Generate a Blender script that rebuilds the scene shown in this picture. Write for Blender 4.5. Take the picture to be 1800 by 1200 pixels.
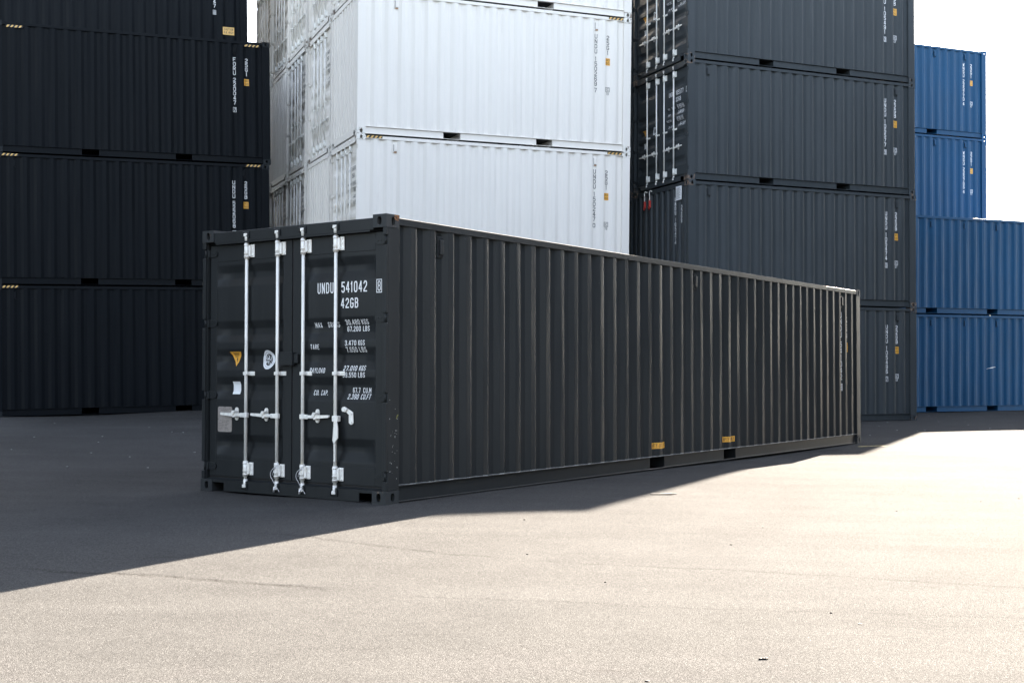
import bpy, bmesh, math, random
from mathutils import Vector, Matrix
random.seed(7)
for o in list(bpy.data.objects): bpy.data.objects.remove(o, do_unlink=True)
scene = bpy.context.scene
COL = scene.collection

# ------------------------------------------------------------------ camera, sky, sun, exposure
SUN_AZ, SUN_EL = 26.0, 27.5            # clockwise from +Y, above the horizon
SUN_STRENGTH, SKY_STRENGTH, EXPOSURE = 5.0, 0.05, 4.3
cam = bpy.data.cameras.new('camera'); cam.sensor_width = 36.0; cam.lens = 36.0 * 2168.9 / 1800.0
cam.clip_start = 0.1; cam.clip_end = 4000
camo = bpy.data.objects.new('camera', cam); COL.objects.link(camo)
pt_, ro_ = 0.013656, 0.001662
fw = Vector((0, math.cos(pt_), math.sin(pt_))); rt = Vector((1, 0, 0)); up = rt.cross(fw)
rt2 = rt * math.cos(ro_) + up * math.sin(ro_); up2 = -rt * math.sin(ro_) + up * math.cos(ro_)
camo.matrix_world = Matrix(((rt2.x, up2.x, -fw.x, 0), (rt2.y, up2.y, -fw.y, 0), (rt2.z, up2.z, -fw.z, 1.3015), (0, 0, 0, 1)))
scene.camera = camo

world = bpy.data.worlds.new('World'); scene.world = world; world.use_nodes = True
wn = world.node_tree
sky = wn.nodes.new('ShaderNodeTexSky'); sky.sky_type = 'NISHITA'; sky.sun_disc = False
sky.sun_elevation = math.radians(SUN_EL); sky.sun_rotation = math.radians(SUN_AZ)
sky.air_density = 1.0; sky.dust_density = 1.0; sky.ozone_density = 1.0
hs = wn.nodes.new('ShaderNodeHueSaturation'); hs.inputs['Saturation'].default_value = 0.57     # hazy, milky sky
wn.links.new(sky.outputs[0], hs.inputs['Color']); wn.links.new(hs.outputs[0], wn.nodes['Background'].inputs[0]); wn.nodes['Background'].inputs[1].default_value = SKY_STRENGTH
sl = bpy.data.lights.new('sun', 'SUN'); sl.energy = SUN_STRENGTH; sl.angle = math.radians(0.5); sl.color = (1.0, 0.88, 0.74)
so = bpy.data.objects.new('sun', sl); COL.objects.link(so)
a_, e_ = math.radians(SUN_AZ), math.radians(SUN_EL)
sdir = Vector((math.sin(a_) * math.cos(e_), math.cos(a_) * math.cos(e_), math.sin(e_)))
so.rotation_euler = (-sdir).to_track_quat('-Z', 'Y').to_euler(); so.location = (20, 40, 30)
vs = scene.view_settings; vs.view_transform = 'Standard'; vs.look = 'None'; vs.exposure = EXPOSURE; vs.gamma = 1.0; vs.use_curve_mapping = False

# ------------------------------------------------------------------ node helpers
class NT:
    def __init__(s, name):
        s.m = bpy.data.materials.new(name); s.m.use_nodes = True; s.t = s.m.node_tree
        s.b = s.t.nodes['Principled BSDF']
    def n(s, typ, **kw):
        nd = s.t.nodes.new(typ)
        for k, v in kw.items():
            if k.startswith('i_'):
                key = k[2:]; key = int(key) if key.isdigit() else key.replace('_', ' ')
                nd.inputs[key].default_value = v
            else: setattr(nd, k, v)
        return nd
    def l(s, a, b): s.t.links.new(a, b)
    def math(s, op, a, b=None, c=None, clamp=False):
        nd = s.t.nodes.new('ShaderNodeMath'); nd.operation = op; nd.use_clamp = clamp
        for i, v in enumerate((a, b, c)):
            if v is None: continue
            if isinstance(v, (int, float)): nd.inputs[i].default_value = v
            else: s.l(v, nd.inputs[i])
        return nd.outputs[0]
    def ramp(s, src, stops, interp='LINEAR'):
        nd = s.t.nodes.new('ShaderNodeValToRGB'); cr = nd.color_ramp; cr.interpolation = interp
        while len(cr.elements) < len(stops): cr.elements.new(0.5)
        for e, (p, v) in zip(cr.elements, stops):
            e.position = p; e.color = (v, v, v, 1) if isinstance(v, (int, float)) else (*v, 1)
        s.l(src, nd.inputs[0]); return nd.outputs[0]
    def noise(s, vec, scale, detail=3, rough=0.55, dist=0.0):
        nd = s.n('ShaderNodeTexNoise'); nd.inputs['Scale'].default_value = scale; nd.inputs['Detail'].default_value = detail
        nd.inputs['Roughness'].default_value = rough; nd.inputs['Distortion'].default_value = dist
        s.l(vec, nd.inputs['Vector']); return nd.outputs[0]
    def mapping(s, vec, scale=(1, 1, 1), loc=(0, 0, 0)):
        nd = s.n('ShaderNodeMapping'); nd.inputs['Scale'].default_value = scale; nd.inputs['Location'].default_value = loc
        s.l(vec, nd.inputs['Vector']); return nd.outputs[0]
    def mix(s, fac, a, b, blend='MIX'):
        nd = s.n('ShaderNodeMix', data_type='RGBA', blend_type=blend)
        for sock, v in ((nd.inputs[0], fac), (nd.inputs[6], a), (nd.inputs[7], b)):
            if isinstance(v, (int, float)): sock.default_value = v
            elif isinstance(v, tuple): sock.default_value = (*v, 1)
            else: s.l(v, sock)
        return nd.outputs[2]
    def bump(s, h, strength, dist):
        nd = s.n('ShaderNodeBump'); nd.inputs['Strength'].default_value = strength; nd.inputs['Distance'].default_value = dist
        s.l(h, nd.inputs['Height']); s.l(nd.outputs[0], s.b.inputs['Normal'])

def paint(name, col, rough=0.42, dirt=(0.16, 0.13, 0.10), wear=0.3, chips=0.6, spec=0.5, fade_amt=1.0, bump_amt=0.22):
    """weathered container enamel: faded streaks, grime film, small chips; pattern offset per container part"""
    s = NT(name)
    tc = s.n('ShaderNodeTexCoord').outputs['Object']
    oi = s.n('ShaderNodeObjectInfo')
    off = s.n('ShaderNodeVectorMath', operation='MULTIPLY_ADD')
    cmb = s.n('ShaderNodeCombineXYZ'); 
    for i in range(3): s.l(oi.outputs['Random'], cmb.inputs[i])
    s.l(cmb.outputs[0], off.inputs[0]); off.inputs[1].default_value = (37, 11, 53); s.l(tc, off.inputs[2])
    v = off.outputs[0]
    big = s.noise(v, 0.55, 4, 0.6)
    streak = s.noise(s.mapping(v, (9, 9, 0.35)), 1.0, 4, 0.6)
    fine = s.noise(v, 26, 3, 0.65)
    fade = s.math('ADD', s.math('MULTIPLY', big, 0.6), s.math('MULTIPLY', streak, 0.4))
    k = s.ramp(fade, [(0.32, 1 - 0.14 * fade_amt), (0.52, 1.0), (0.72, 1 + 0.16 * fade_amt)])
    c = s.mix(1.0, tuple(col), k, 'MULTIPLY')
    grime = s.ramp(s.math('ADD', s.math('MULTIPLY', streak, 0.5), s.math('MULTIPLY', fine, 0.5)), [(0.5, 0.0), (0.72, wear)])
    c = s.mix(grime, c, tuple(dirt))
    sc = s.ramp(s.noise(s.mapping(v, (3.0, 3.0, 2.0)), 9, 4, 0.7), [(0.735, 0.0), (0.755, chips)])
    c = s.mix(sc, c, (0.34, 0.33, 0.31))
    s.l(c, s.b.inputs['Base Color'])
    r = s.math('ADD', s.math('MULTIPLY', s.ramp(fade, [(0.3, 0.0), (0.7, 1.0)]), 0.12), rough - 0.04)
    s.l(r, s.b.inputs['Roughness'])
    s.b.inputs['Specular IOR Level'].default_value = spec
    w = s.noise(s.mapping(v, (1.6, 1.6, 0.9)), 1.0, 2, 0.5)
    h = s.math('ADD', s.math('MULTIPLY', w, 1.0), s.math('MULTIPLY', fine, 0.012))
    s.bump(h, bump_amt, 0.02)
    return s.m

def simple(name, col, rough=0.6, metal=0.0, var=0.15, scale=18, bump=0.1):
    s = NT(name); tc = s.n('ShaderNodeTexCoord').outputs['Object']
    f = s.noise(tc, scale, 4, 0.6)
    k = s.ramp(f, [(0.3, 1 - var), (0.7, 1 + var)])
    s.l(s.mix(1.0, tuple(col), k, 'MULTIPLY'), s.b.inputs['Base Color'])
    s.l(s.math('ADD', s.math('MULTIPLY', f, 0.2), rough - 0.1), s.b.inputs['Roughness'])
    s.b.inputs['Metallic'].default_value = metal
    if bump: s.bump(f, bump, 0.004)
    return s.m

def galvanised(name):
    s = NT(name); tc = s.n('ShaderNodeTexCoord').outputs['Object']
    f = s.noise(s.mapping(tc, (30, 30, 5)), 1.0, 4, 0.65); g = s.noise(tc, 60, 3, 0.6)
    c = s.ramp(f, [(0.3, (0.62, 0.62, 0.59)), (0.55, (0.82, 0.81, 0.77)), (0.75, (0.72, 0.66, 0.55))])
    c = s.mix(s.ramp(g, [(0.62, 0.0), (0.74, 0.5)]), c, (0.25, 0.19, 0.13))
    s.l(c, s.b.inputs['Base Color']); s.b.inputs['Metallic'].default_value = 0.15
    s.l(s.math('ADD', s.math('MULTIPLY', g, 0.25), 0.32), s.b.inputs['Roughness'])
    return s.m

M = {}
M['charcoal'] = paint('charcoal_paint', (0.0180, 0.0205, 0.0220), 0.42, (0.06, 0.06, 0.06), 0.06, 0.25, 0.15, bump_amt=0.07)
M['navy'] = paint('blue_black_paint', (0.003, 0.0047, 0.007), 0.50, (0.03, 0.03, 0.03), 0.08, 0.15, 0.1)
M['slate'] = paint('slate_paint', (0.0345, 0.0415, 0.0460), 0.46, (0.10, 0.09, 0.09), 0.10, 0.25, 0.2)
M['white'] = paint('white_paint', (0.75, 0.715, 0.660), 0.5, (0.50, 0.46, 0.40), 0.03, 0.0, 0.25, fade_amt=0.2)
M['blue'] = paint('blue_paint', (0.0035, 0.050, 0.122), 0.48, (0.06, 0.12, 0.20), 0.14, 0.3, 0.2)
def casting_paint(name, col, amount):
    s = NT(name); tc = s.n('ShaderNodeTexCoord').outputs['Object']; oi = s.n('ShaderNodeObjectInfo')
    mp = s.n('ShaderNodeVectorMath', operation='MULTIPLY_ADD'); cb = s.n('ShaderNodeCombineXYZ')
    for i in range(3): s.l(oi.outputs['Random'], cb.inputs[i])
    s.l(cb.outputs[0], mp.inputs[0]); mp.inputs[1].default_value = (31, 17, 43); s.l(tc, mp.inputs[2])
    f = s.noise(mp.outputs[0], 9, 5, 0.7); g = s.noise(mp.outputs[0], 30, 3, 0.6)
    lim = s.math('SUBTRACT', f, s.math('MULTIPLY', oi.outputs['Random'], 0.10))
    c = s.mix(s.ramp(lim, [(0.52 - amount, 0.0), (0.60 - amount, 0.85)]), tuple(col), s.ramp(g, [(0.35, (0.10, 0.055, 0.03)), (0.65, (0.22, 0.17, 0.13))]))
    s.l(c, s.b.inputs['Base Color']); s.b.inputs['Roughness'].default_value = 0.6; s.b.inputs['Specular IOR Level'].default_value = 0.25
    s.bump(g, 0.4, 0.004); return s.m
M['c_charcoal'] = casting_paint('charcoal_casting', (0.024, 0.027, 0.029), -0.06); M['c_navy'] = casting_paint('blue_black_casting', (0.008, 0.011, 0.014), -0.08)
M['c_slate'] = casting_paint('slate_casting', (0.036, 0.044, 0.050), 0.05); M['c_white'] = casting_paint('white_casting', (0.74, 0.72, 0.67), 0.05); M['c_blue'] = casting_paint('blue_casting', (0.008, 0.07, 0.17), -0.08)
M['tan'] = simple('light_rust', (0.40, 0.22, 0.11), 0.8, var=0.4, scale=60)
M['seal'] = simple('pale_sealant', (0.30, 0.31, 0.31), 0.7, var=0.3, scale=30)
M['ventshade_pale'] = simple('painted_vent_shade_grey', (0.35, 0.35, 0.34), 0.8)  # paler painted shade for the vents of white containers
M['scuff'] = simple('bare_scrape', (0.34, 0.34, 0.34), 0.7, var=0.3); M['moss'] = simple('yellow_scrape', (0.22, 0.22, 0.05), 0.7, var=0.3)
M['galv'] = galvanised('galvanised_steel')
M['dark'] = simple('black_rubber', (0.006, 0.006, 0.007), 0.7)
M['ventshade'] = simple('painted_vent_shade', (0.004, 0.004, 0.005), 0.9, var=0.05, bump=0)  # painted shade beside the vent covers
M['letter'] = simple('white_lettering', (0.72, 0.73, 0.74), 0.5, var=0.08, scale=40, bump=0)
M['letterk'] = simple('black_lettering', (0.03, 0.032, 0.036), 0.5, var=0.1, scale=40, bump=0)
M['yellow'] = simple('yellow_decal', (0.72, 0.36, 0.045), 0.45, var=0.1, scale=25, bump=0)
M['hazard'] = simple('hazard_yellow', (0.72, 0.45, 0.14), 0.45, var=0.12, scale=25, bump=0)
M['blackdecal'] = simple('black_decal', (0.012, 0.012, 0.013), 0.5, var=0.1, bump=0)
M['whitedecal'] = simple('white_decal', (0.72, 0.74, 0.76), 0.5, var=0.08, bump=0)
M['plate'] = simple('aluminium_plate', (0.30, 0.27, 0.25), 0.55, 0.2, 0.15)
M['ptext'] = simple('plate_print', (0.10, 0.09, 0.085), 0.6, var=0.2, bump=0)
M['rust'] = simple('rust', (0.20, 0.085, 0.03), 0.85, var=0.5, scale=45, bump=0.4)
M['wire'] = simple('seal_wire', (0.62, 0.62, 0.64), 0.4, 0.5, bump=0)
M['red'] = simple('red_grip', (0.45, 0.03, 0.02), 0.5)
M['roofsteel'] = simple('roof_paint', (0.10, 0.11, 0.12), 0.6)

# ------------------------------------------------------------------ mesh helpers
def box(bm, lo, hi, bev=0.0, seg=2, mat=0):
    lo, hi = [min(a, b) for a, b in zip(lo, hi)], [max(a, b) for a, b in zip(lo, hi)]
    r = bmesh.ops.create_cube(bm, size=1.0); vv = r['verts']
    for v in vv:
        v.co = Vector([lo[i] + (v.co[i] + 0.5) * (hi[i] - lo[i]) for i in range(3)])
    fs = list({f for v in vv for f in v.link_faces})
    for f in fs: f.material_index = mat
    if bev > 0:
        es = list({e for v in vv for e in v.link_edges})
        r2 = bmesh.ops.bevel(bm, geom=es, offset=bev, segments=seg, profile=0.5, affect='EDGES', clamp_overlap=True)
        for f in r2['faces']: f.material_index = mat

def frame_from(d):
    d = d.normalized(); a = Vector((0, 0, 1)) if abs(d.z) < 0.9 else Vector((1, 0, 0))
    x = d.cross(a).normalized(); return x, d.cross(x)

def cyl(bm, p0, p1, r, n=12, mat=0, r1=None, caps=True):
    p0, p1 = Vector(p0), Vector(p1); x, y = frame_from(p1 - p0); r1 = r if r1 is None else r1
    A = [bm.verts.new(p0 + (x * math.cos(t) + y * math.sin(t)) * r) for t in [2 * math.pi * i / n for i in range(n)]]
    B = [bm.verts.new(p1 + (x * math.cos(t) + y * math.sin(t)) * r1) for t in [2 * math.pi * i / n for i in range(n)]]
    for i in range(n):
        f = bm.faces.new((A[i], A[(i + 1) % n], B[(i + 1) % n], B[i])); f.smooth = True; f.material_index = mat
    if caps:
        f = bm.faces.new(A[::-1]); f.material_index = mat
        f = bm.faces.new(B); f.material_index = mat

def tube(bm, pts, r, n=6, mat=0):
    for a, b in zip(pts, pts[1:]): cyl(bm, a, b, r, n, mat)

def prism(bm, poly, axis, a0, a1, mat=0):
    """poly: 2-D points in the two axes other than `axis`, extruded from a0 to a1"""
    def P(p, h):
        c = list(p); c.insert(axis, h); return Vector(c)
    A = [bm.verts.new(P(p, a0)) for p in poly]; B = [bm.verts.new(P(p, a1)) for p in poly]; n = len(poly)
    for i in range(n):
        bm.faces.new((A[i], A[(i + 1) % n], B[(i + 1) % n], B[i])).material_index = mat
    bm.faces.new(A[::-1]).material_index = mat; bm.faces.new(B).material_index = mat

def to_mesh(name, bm, mats, recalc=True):
    if recalc: bmesh.ops.recalc_face_normals(bm, faces=bm.faces)
    me = bpy.data.meshes.new(name); bm.to_mesh(me); bm.free()
    for m in mats: me.materials.append(m)
    return me

CACHE = {}
def cached(key, fn):
    if key not in CACHE: CACHE[key] = fn()
    return CACHE[key]

def part(name, me, parent, mats=None, label=None):
    """link a mesh as a child; mats overrides material slots on the object so meshes can be shared"""
    o = bpy.data.objects.new(name, me); COL.objects.link(o); o.parent = parent
    if mats:
        for i, m in enumerate(mats):
            if m is None: continue
            o.material_slots[i].link = 'OBJECT'; o.material_slots[i].material = m
    if label: o['label'] = label
    return o

# ------------------------------------------------------------------ corner casting with real openings
def casting_mesh(su, sv, sw):
    U, V, Wd = 0.178, 0.162, 0.118; T = 0.026
    bm = bmesh.new(); N = 20
    def oval(cx, cy, a, b):
        pts = []
        for i in range(N):
            t = 2 * math.pi * (i + 0.5) / N; c, s_ = math.cos(t), math.sin(t); p = 2.8
            pts.append((cx + a * math.copysign(abs(c) ** (2 / p), c), cy + b * math.copysign(abs(s_) ** (2 / p), s_)))
        return pts
    def plate(axis, h0, h1, lo, hi, hole):
        ax = [i for i in range(3) if i != axis]
        def P(p, h):
            c = [0, 0, 0]; c[ax[0]], c[ax[1]] = p; c[axis] = h; return bm.verts.new(c)
        for h, (l, u_) in ((h0, (lo, hi)), (h1, ((lo[0] + T, lo[1] + T), (hi[0] - T, hi[1] - T)))):
            if hole is None:
                bm.faces.new([P(q, h) for q in ((l[0], l[1]), (u_[0], l[1]), (u_[0], u_[1]), (l[0], u_[1]))]); continue
            cx, cy, a, b = hole; ov = oval(cx, cy, a, b); ring = []
            for (x, y) in ov:
                dx, dy = x - cx, y - cy; ks = []
                if dx > 1e-9: ks.append((u_[0] - cx) / dx)
                if dx < -1e-9: ks.append((l[0] - cx) / dx)
                if dy > 1e-9: ks.append((u_[1] - cy) / dy)
                if dy < -1e-9: ks.append((l[1] - cy) / dy)
                k = min(ks); ring.append((cx + dx * k, cy + dy * k))
            corners = [(l[0], l[1]), (u_[0], l[1]), (u_[0], u_[1]), (l[0], u_[1])]
            vo = [P(q, h) for q in ov]; vr = [P(q, h) for q in ring]
            for i in range(N):
                j = (i + 1) % N; q0, q1 = ring[i], ring[j]; extra = []
                if abs(q0[0] - q1[0]) > 1e-6 and abs(q0[1] - q1[1]) > 1e-6:
                    cq = min(corners, key=lambda c: (c[0] - q0[0]) ** 2 + (c[1] - q0[1]) ** 2 + (c[0] - q1[0]) ** 2 + (c[1] - q1[1]) ** 2)
                    extra = [P(cq, h)]
                bm.faces.new([vo[i], vr[i]] + extra + [vr[j], vo[j]])
        if hole:
            ov = oval(*hole); A = [P(q, h0) for q in ov]; B = [P(q, h1) for q in ov]
            for i in range(N):
                j = (i + 1) % N; bm.faces.new((A[i], A[j], B[j], B[i]))
    plate(0, 0, T, (0, 0), (V, Wd), (0.084, 0.060, 0.0255, 0.039))
    plate(0, U, U - T, (0, 0), (V, Wd), None)
    plate(1, 0, T, (0, 0), (U, Wd), (0.095, 0.060, 0.0255, 0.039))
    plate(1, V, V - T, (0, 0), (U, Wd), None)
    plate(2, 0, T, (0, 0), (U, V), (0.09, 0.08, 0.055, 0.032))
    plate(2, Wd, Wd - T, (0, 0), (U, V), None)
    bmesh.ops.remove_doubles(bm, verts=bm.verts, dist=1e-5)
    # soften the three outer edges
    es = [e for e in bm.edges if sum(1 for i in range(3) if all(abs(v.co[i]) < 1e-6 for v in e.verts)) >= 2]
    try: bmesh.ops.bevel(bm, geom=es, offset=0.006, segments=3, profile=0.5, affect='EDGES')
    except Exception: pass
    bmesh.ops.scale(bm, vec=(su, sv, sw), verts=bm.verts)
    return to_mesh('corner_casting', bm, [M['charcoal']])

# ------------------------------------------------------------------ container pieces, frame: u along the near side, v to the back, w up
Wc = 2.438
def side_outer_starts(L):
    n = 41 if L > 10 else 19
    p = (L - 2 * 0.352 - 0.072) / n
    return [0.352 + p * i for i in range(n + 1)], p
VO, VI = 0.010, 0.046          # outer / inner plane of the side sheet
def side_profile(L):
    """(u, v) polyline of the corrugated side with softly rounded bends"""
    st, p = side_outer_starts(L); pts = [(0.176, VI)]
    for s_ in st: pts += [(s_ - 0.068, VI), (s_, VO), (s_ + 0.072, VO), (s_ + 0.140, VI)]
    pts.append((L - 0.176, VI)); return pts
def rounded(pts, r=0.011, seg=3):
    out = [pts[0]]
    for a, b, c in zip(pts, pts[1:], pts[2:]):
        A, B, C_ = Vector(a), Vector(b), Vector(c); d0, d1 = (A - B), (C_ - B)
        k = min(r, d0.length * 0.45, d1.length * 0.45); p0, p1 = B + d0.normalized() * k, B + d1.normalized() * k
        for i in range(seg + 1):
            t = i / seg; q = p0 * (1 - t) ** 2 + B * 2 * t * (1 - t) + p1 * t * t; out.append((q.x, q.y))
    out.append(pts[-1]); return out
def prof_at(pts, x):
    if x <= pts[0][0]: return pts[0][1]
    for (x0, y0), (x1, y1) in zip(pts, pts[1:]):
        if x0 <= x <= x1: return y0 + (y1 - y0) * (x - x0) / max(1e-9, x1 - x0)
    return pts[-1][1]

def side_panel_mesh(L, H, far):
    pts = rounded(side_profile(L), 0.0065); bm = bmesh.new()
    w0, w1 = 0.158, H - 0.080
    rows = 7; rng = random.Random(int(L * 10 + H * 100 + far))
    f = (lambda v: Wc - v) if far else (lambda v: v)
    G = [[bm.verts.new((u, f(v + (rng.uniform(-0.0012, 0.0012) if 0 < j < rows - 1 else 0)), w0 + (w1 - w0) * j / (rows - 1))) for j in range(rows)] for u, v in pts]
    for A, B in zip(G, G[1:]):
        for j in range(rows - 1):
            q = bm.faces.new((A[j], B[j], B[j + 1], A[j + 1])); q.smooth = True
    return to_mesh('side_panel', bm, [M['charcoal']])

def rail_mesh(L, H, which, far, pockets):
    bm = bmesh.new(); f = (lambda v: Wc - v) if far else (lambda v: v)
    if which == 'top':
        box(bm, (0.16, f(0.004), H - 0.088), (L - 0.16, f(0.064), H - 0.024), 0.003, 2)
    else:
        segs = []; u = 0.17
        for (a, b) in pockets: segs.append((u, a)); u = b
        segs.append((u, L - 0.17))
        for a, b in segs:
            box(bm, (a, f(0.036), 0.020), (b, f(0.044), 0.152), 0)      # web
        box(bm, (0.17, f(0.006), 0.1525), (L - 0.17, f(0.080), 0.160), 0.002, 1)   # top flange
        box(bm, (0.17, f(0.010), 0.012), (L - 0.17, f(0.050), 0.0195), 0.002, 1)   # bottom flange
        for (a, b) in pockets:                                                    # pocket tunnel walls
            box(bm, (a - 0.006, f(0.0445), 0.020), (a, f(1.0), 0.152)); box(bm, (b, f(0.0445), 0.020), (b + 0.006, f(1.0), 0.152))
    return to_mesh(which + '_side_rail', bm, [M['charcoal']])

def post_mesh(H, at_L, far, L, door):
    bm = bmesh.new(); f = (lambda v: Wc - v) if far else (lambda v: v); g = (lambda u: L - u) if at_L else (lambda u: u)
    w0, w1 = 0.1185, H - 0.1185
    if door:
        # outer web on the side, inner leg, hinge cut-outs shown as short gaps in the front lip
        box(bm, (g(0.030), f(0.004), w0), (g(0.186), f(0.050), w1), 0.005, 3)
        cuts = [H * k for k in (0.095, 0.367, 0.642, 0.911)]; w = w0
        for c in cuts:
            box(bm, (g(0.004), f(0.004), w), (g(0.0298), f(0.046), c - 0.045), 0.003, 2); w = c + 0.045
        box(bm, (g(0.004), f(0.004), w), (g(0.0298), f(0.046), w1), 0.003, 2)
        box(bm, (g(0.10), f(0.0502), w0), (g(0.15), f(0.13), w1))
    else:
        box(bm, (g(0.004), f(0.004), w0), (g(0.184), f(0.100), w1), 0.008, 3)
    return to_mesh('corner_post', bm, [M['charcoal']])

# relief of the doors: (height, depth) breakpoints, top to bottom, for an 8'6" box
DO, DI = 0.060, 0.098
DB = [(2.277, 0), (2.235, 0), (2.163, 1), (2.104, 1), (2.026, 0), (1.681, 0), (1.61, 1), (1.544, 1), (1.473, 0), (1.402, 0), (1.343, 1),
      (1.278, 1), (1.195, 0), (1.13, 0), (1.059, 1), (0.994, 1), (0.911, 0), (0.568, 0), (0.497, 1), (0.444, 1), (0.355, 0), (0.315, 0)]
def door_profile(H):
    k = H / 2.591
    return [(w * k, DI if d else DO) for w, d in DB][::-1]         # ascending w

def door_mesh(H, v0, v1, p0, p1):
    """frame v0..v1, corrugated field p0..p1"""
    k = H / 2.591; bm = bmesh.new(); zb, zt = 0.150, H - 0.150; pr = door_profile(H); wl, wh = pr[0][0], pr[-1][0]
    F0, F1 = 0.055, 0.100
    box(bm, (F0, v0, zb), (F1, p0, zt), 0.005, 2); box(bm, (F0, p1, zb), (F1, v1, zt), 0.005, 2)
    box(bm, (F0 + .0008, p0, wh), (F1, p1, zt - 0.001), 0.003, 2); box(bm, (F0 + .0008, p0, zb + 0.001), (F1, p1, wl), 0.003, 2)
    pts = rounded(pr, 0.012, 3); n = 6; m = 0.045
    # inside edge slants shut over the last few centimetres like a pressed panel
    cols = [(p0 + 0.001, True), (p0 + m, False)] + [(p0 + m + (p1 - p0 - 2 * m) * i / n, False) for i in range(1, n)] + [(p1 - m, False), (p1 - 0.001, True)]
    G = []
    for w, d in pts:
        G.append([bm.verts.new((DO if flat else d, v, w)) for v, flat in cols])
    for A, B in zip(G, G[1:]):
        for j in range(len(cols) - 1):
            q = bm.faces.new((A[j], A[j + 1], B[j + 1], B[j])); q.smooth = True
    return to_mesh('door', bm, [M['charcoal']])

def gasket_mesh(H):
    bm = bmesh.new()
    box(bm, (0.070, 0.046, 0.118), (0.094, Wc - 0.046, 0.1495)); box(bm, (0.070, 0.046, H - 0.1495), (0.094, Wc - 0.046, H - 0.135))
    box(bm, (0.066, 1.2105, 0.15), (0.094, 1.2295, H - 0.15))
    for a in (0.0505, Wc - 0.0645): box(bm, (0.072, a, 0.15), (0.094, a + 0.014, H - 0.15))
    return to_mesh('door_gasket', bm, [M['dark']])

def hinge_mesh(side, w):
    bm = bmesh.new(); f = (lambda v: v) if side == 0 else (lambda v: Wc - v)
    prism(bm, [(f(0.060), w - 0.040), (f(0.150), w - 0.030), (f(0.172), w - 0.012), (f(0.172), w + 0.014), (f(0.150), w + 0.030), (f(0.060), w + 0.040)], 0, 0.044, 0.0545)
    cyl(bm, (0.026, f(0.030), w - 0.042), (0.026, f(0.030), w + 0.042), 0.011, 12)
    box(bm, (0.030, f(0.030), w - 0.036), (0.044, f(0.072), w + 0.036), 0.003, 1)
    for b in (0.10, 0.135): cyl(bm, (0.0405, f(b), w), (0.0445, f(b), w), 0.008, 8)
    return to_mesh('hinge', bm, [M['charcoal']])

def header_mesh(H, door=True):
    bm = bmesh.new()
    if door:
        box(bm, (0.012, 0.1625, H - 0.135), (0.110, Wc - 0.1625, H - 0.026), 0.006, 3)
        prism(bm, [(0.0, H - 0.1355), (0.0, H - 0.1495), (0.045, H - 0.1355)], 1, 0.20, Wc - 0.20)
        prism(bm, [(0.012, H - 0.136), (0.066, H - 0.136), (0.066, H - 0.149)], 1, 0.06, Wc - 0.06)
    else:
        box(bm, (0.008, 0.1625, H - 0.120), (0.070, Wc - 0.1625, H - 0.020), 0.006, 2)
    return to_mesh('door_header' if door else 'end_top_rail', bm, [M['charcoal']])

def sill_mesh(door=True):
    bm = bmesh.new(); t = 0.118 if door else 0.150
    a, b = 0.325, Wc - 0.325
    prism(bm, [(0.1625, 0.092), (a, 0.092), (a, 0.012), (b, 0.012), (b, 0.092), (Wc - 0.1625, 0.092), (Wc - 0.1625, t), (0.1625, t)], 0, 0.010, 0.016)
    box(bm, (0.0165, 0.1625, t - 0.01), (0.14, Wc - 0.1625, t)); box(bm, (0.0165, a, 0.012), (0.10, b, 0.018))
    if door: prism(bm, [(0.010, t + 0.0005), (0.066, t + 0.0005), (0.066, t + 0.014)], 1, 0.06, Wc - 0.06)
    return to_mesh('door_sill' if door else 'end_bottom_rail', bm, [M['charcoal']])

def end_panel_profile():
    pts = [(0.104, 0.056)]; n = 8; p = (Wc - 2 * 0.104) / 9
    for i in range(9):
        c = 0.104 + p * (i + 0.5); pts += [(c - 0.070, 0.056), (c - 0.052, 0.012), (c + 0.052, 0.012), (c + 0.070, 0.056)]
    pts.append((Wc - 0.104, 0.056)); return pts
def end_panel_mesh(H, at_L=None):
    pts = rounded(end_panel_profile(), 0.008, 2); bm = bmesh.new(); g = (lambda u: at_L - u) if at_L else (lambda u: u)
    A = [bm.verts.new((g(d), v, 0.1505)) for v, d in pts]; B = [bm.verts.new((g(d), v, H - 0.1205)) for v, d in pts]
    for i in range(len(pts) - 1): bm.faces.new((A[i], A[i + 1], B[i + 1], B[i])).smooth = True
    return to_mesh('end_panel', bm, [M['charcoal']])

def roof_mesh(L, H):
    bm = bmesh.new(); n = int(L / 0.21); pts = []
    for i in range(n * 2 + 1): pts.append((0.09 + (L - 0.18) * i / (2 * n), H - 0.020 - (0.018 if (i // 1) % 2 else 0)))
    A = [bm.verts.new((u, 0.062, w)) for u, w in pts]; B = [bm.verts.new((u, Wc - 0.062, w)) for u, w in pts]
    for i in range(len(pts) - 1): bm.faces.new((A[i], A[i + 1], B[i + 1], B[i]))
    return to_mesh('roof', bm, [M['charcoal']])
def floor_mesh(L):
    bm = bmesh.new(); box(bm, (0.1, 0.05, 0.153), (L - 0.1, Wc - 0.05, 0.175))
    return to_mesh('floor', bm, [M['dark']])

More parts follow.
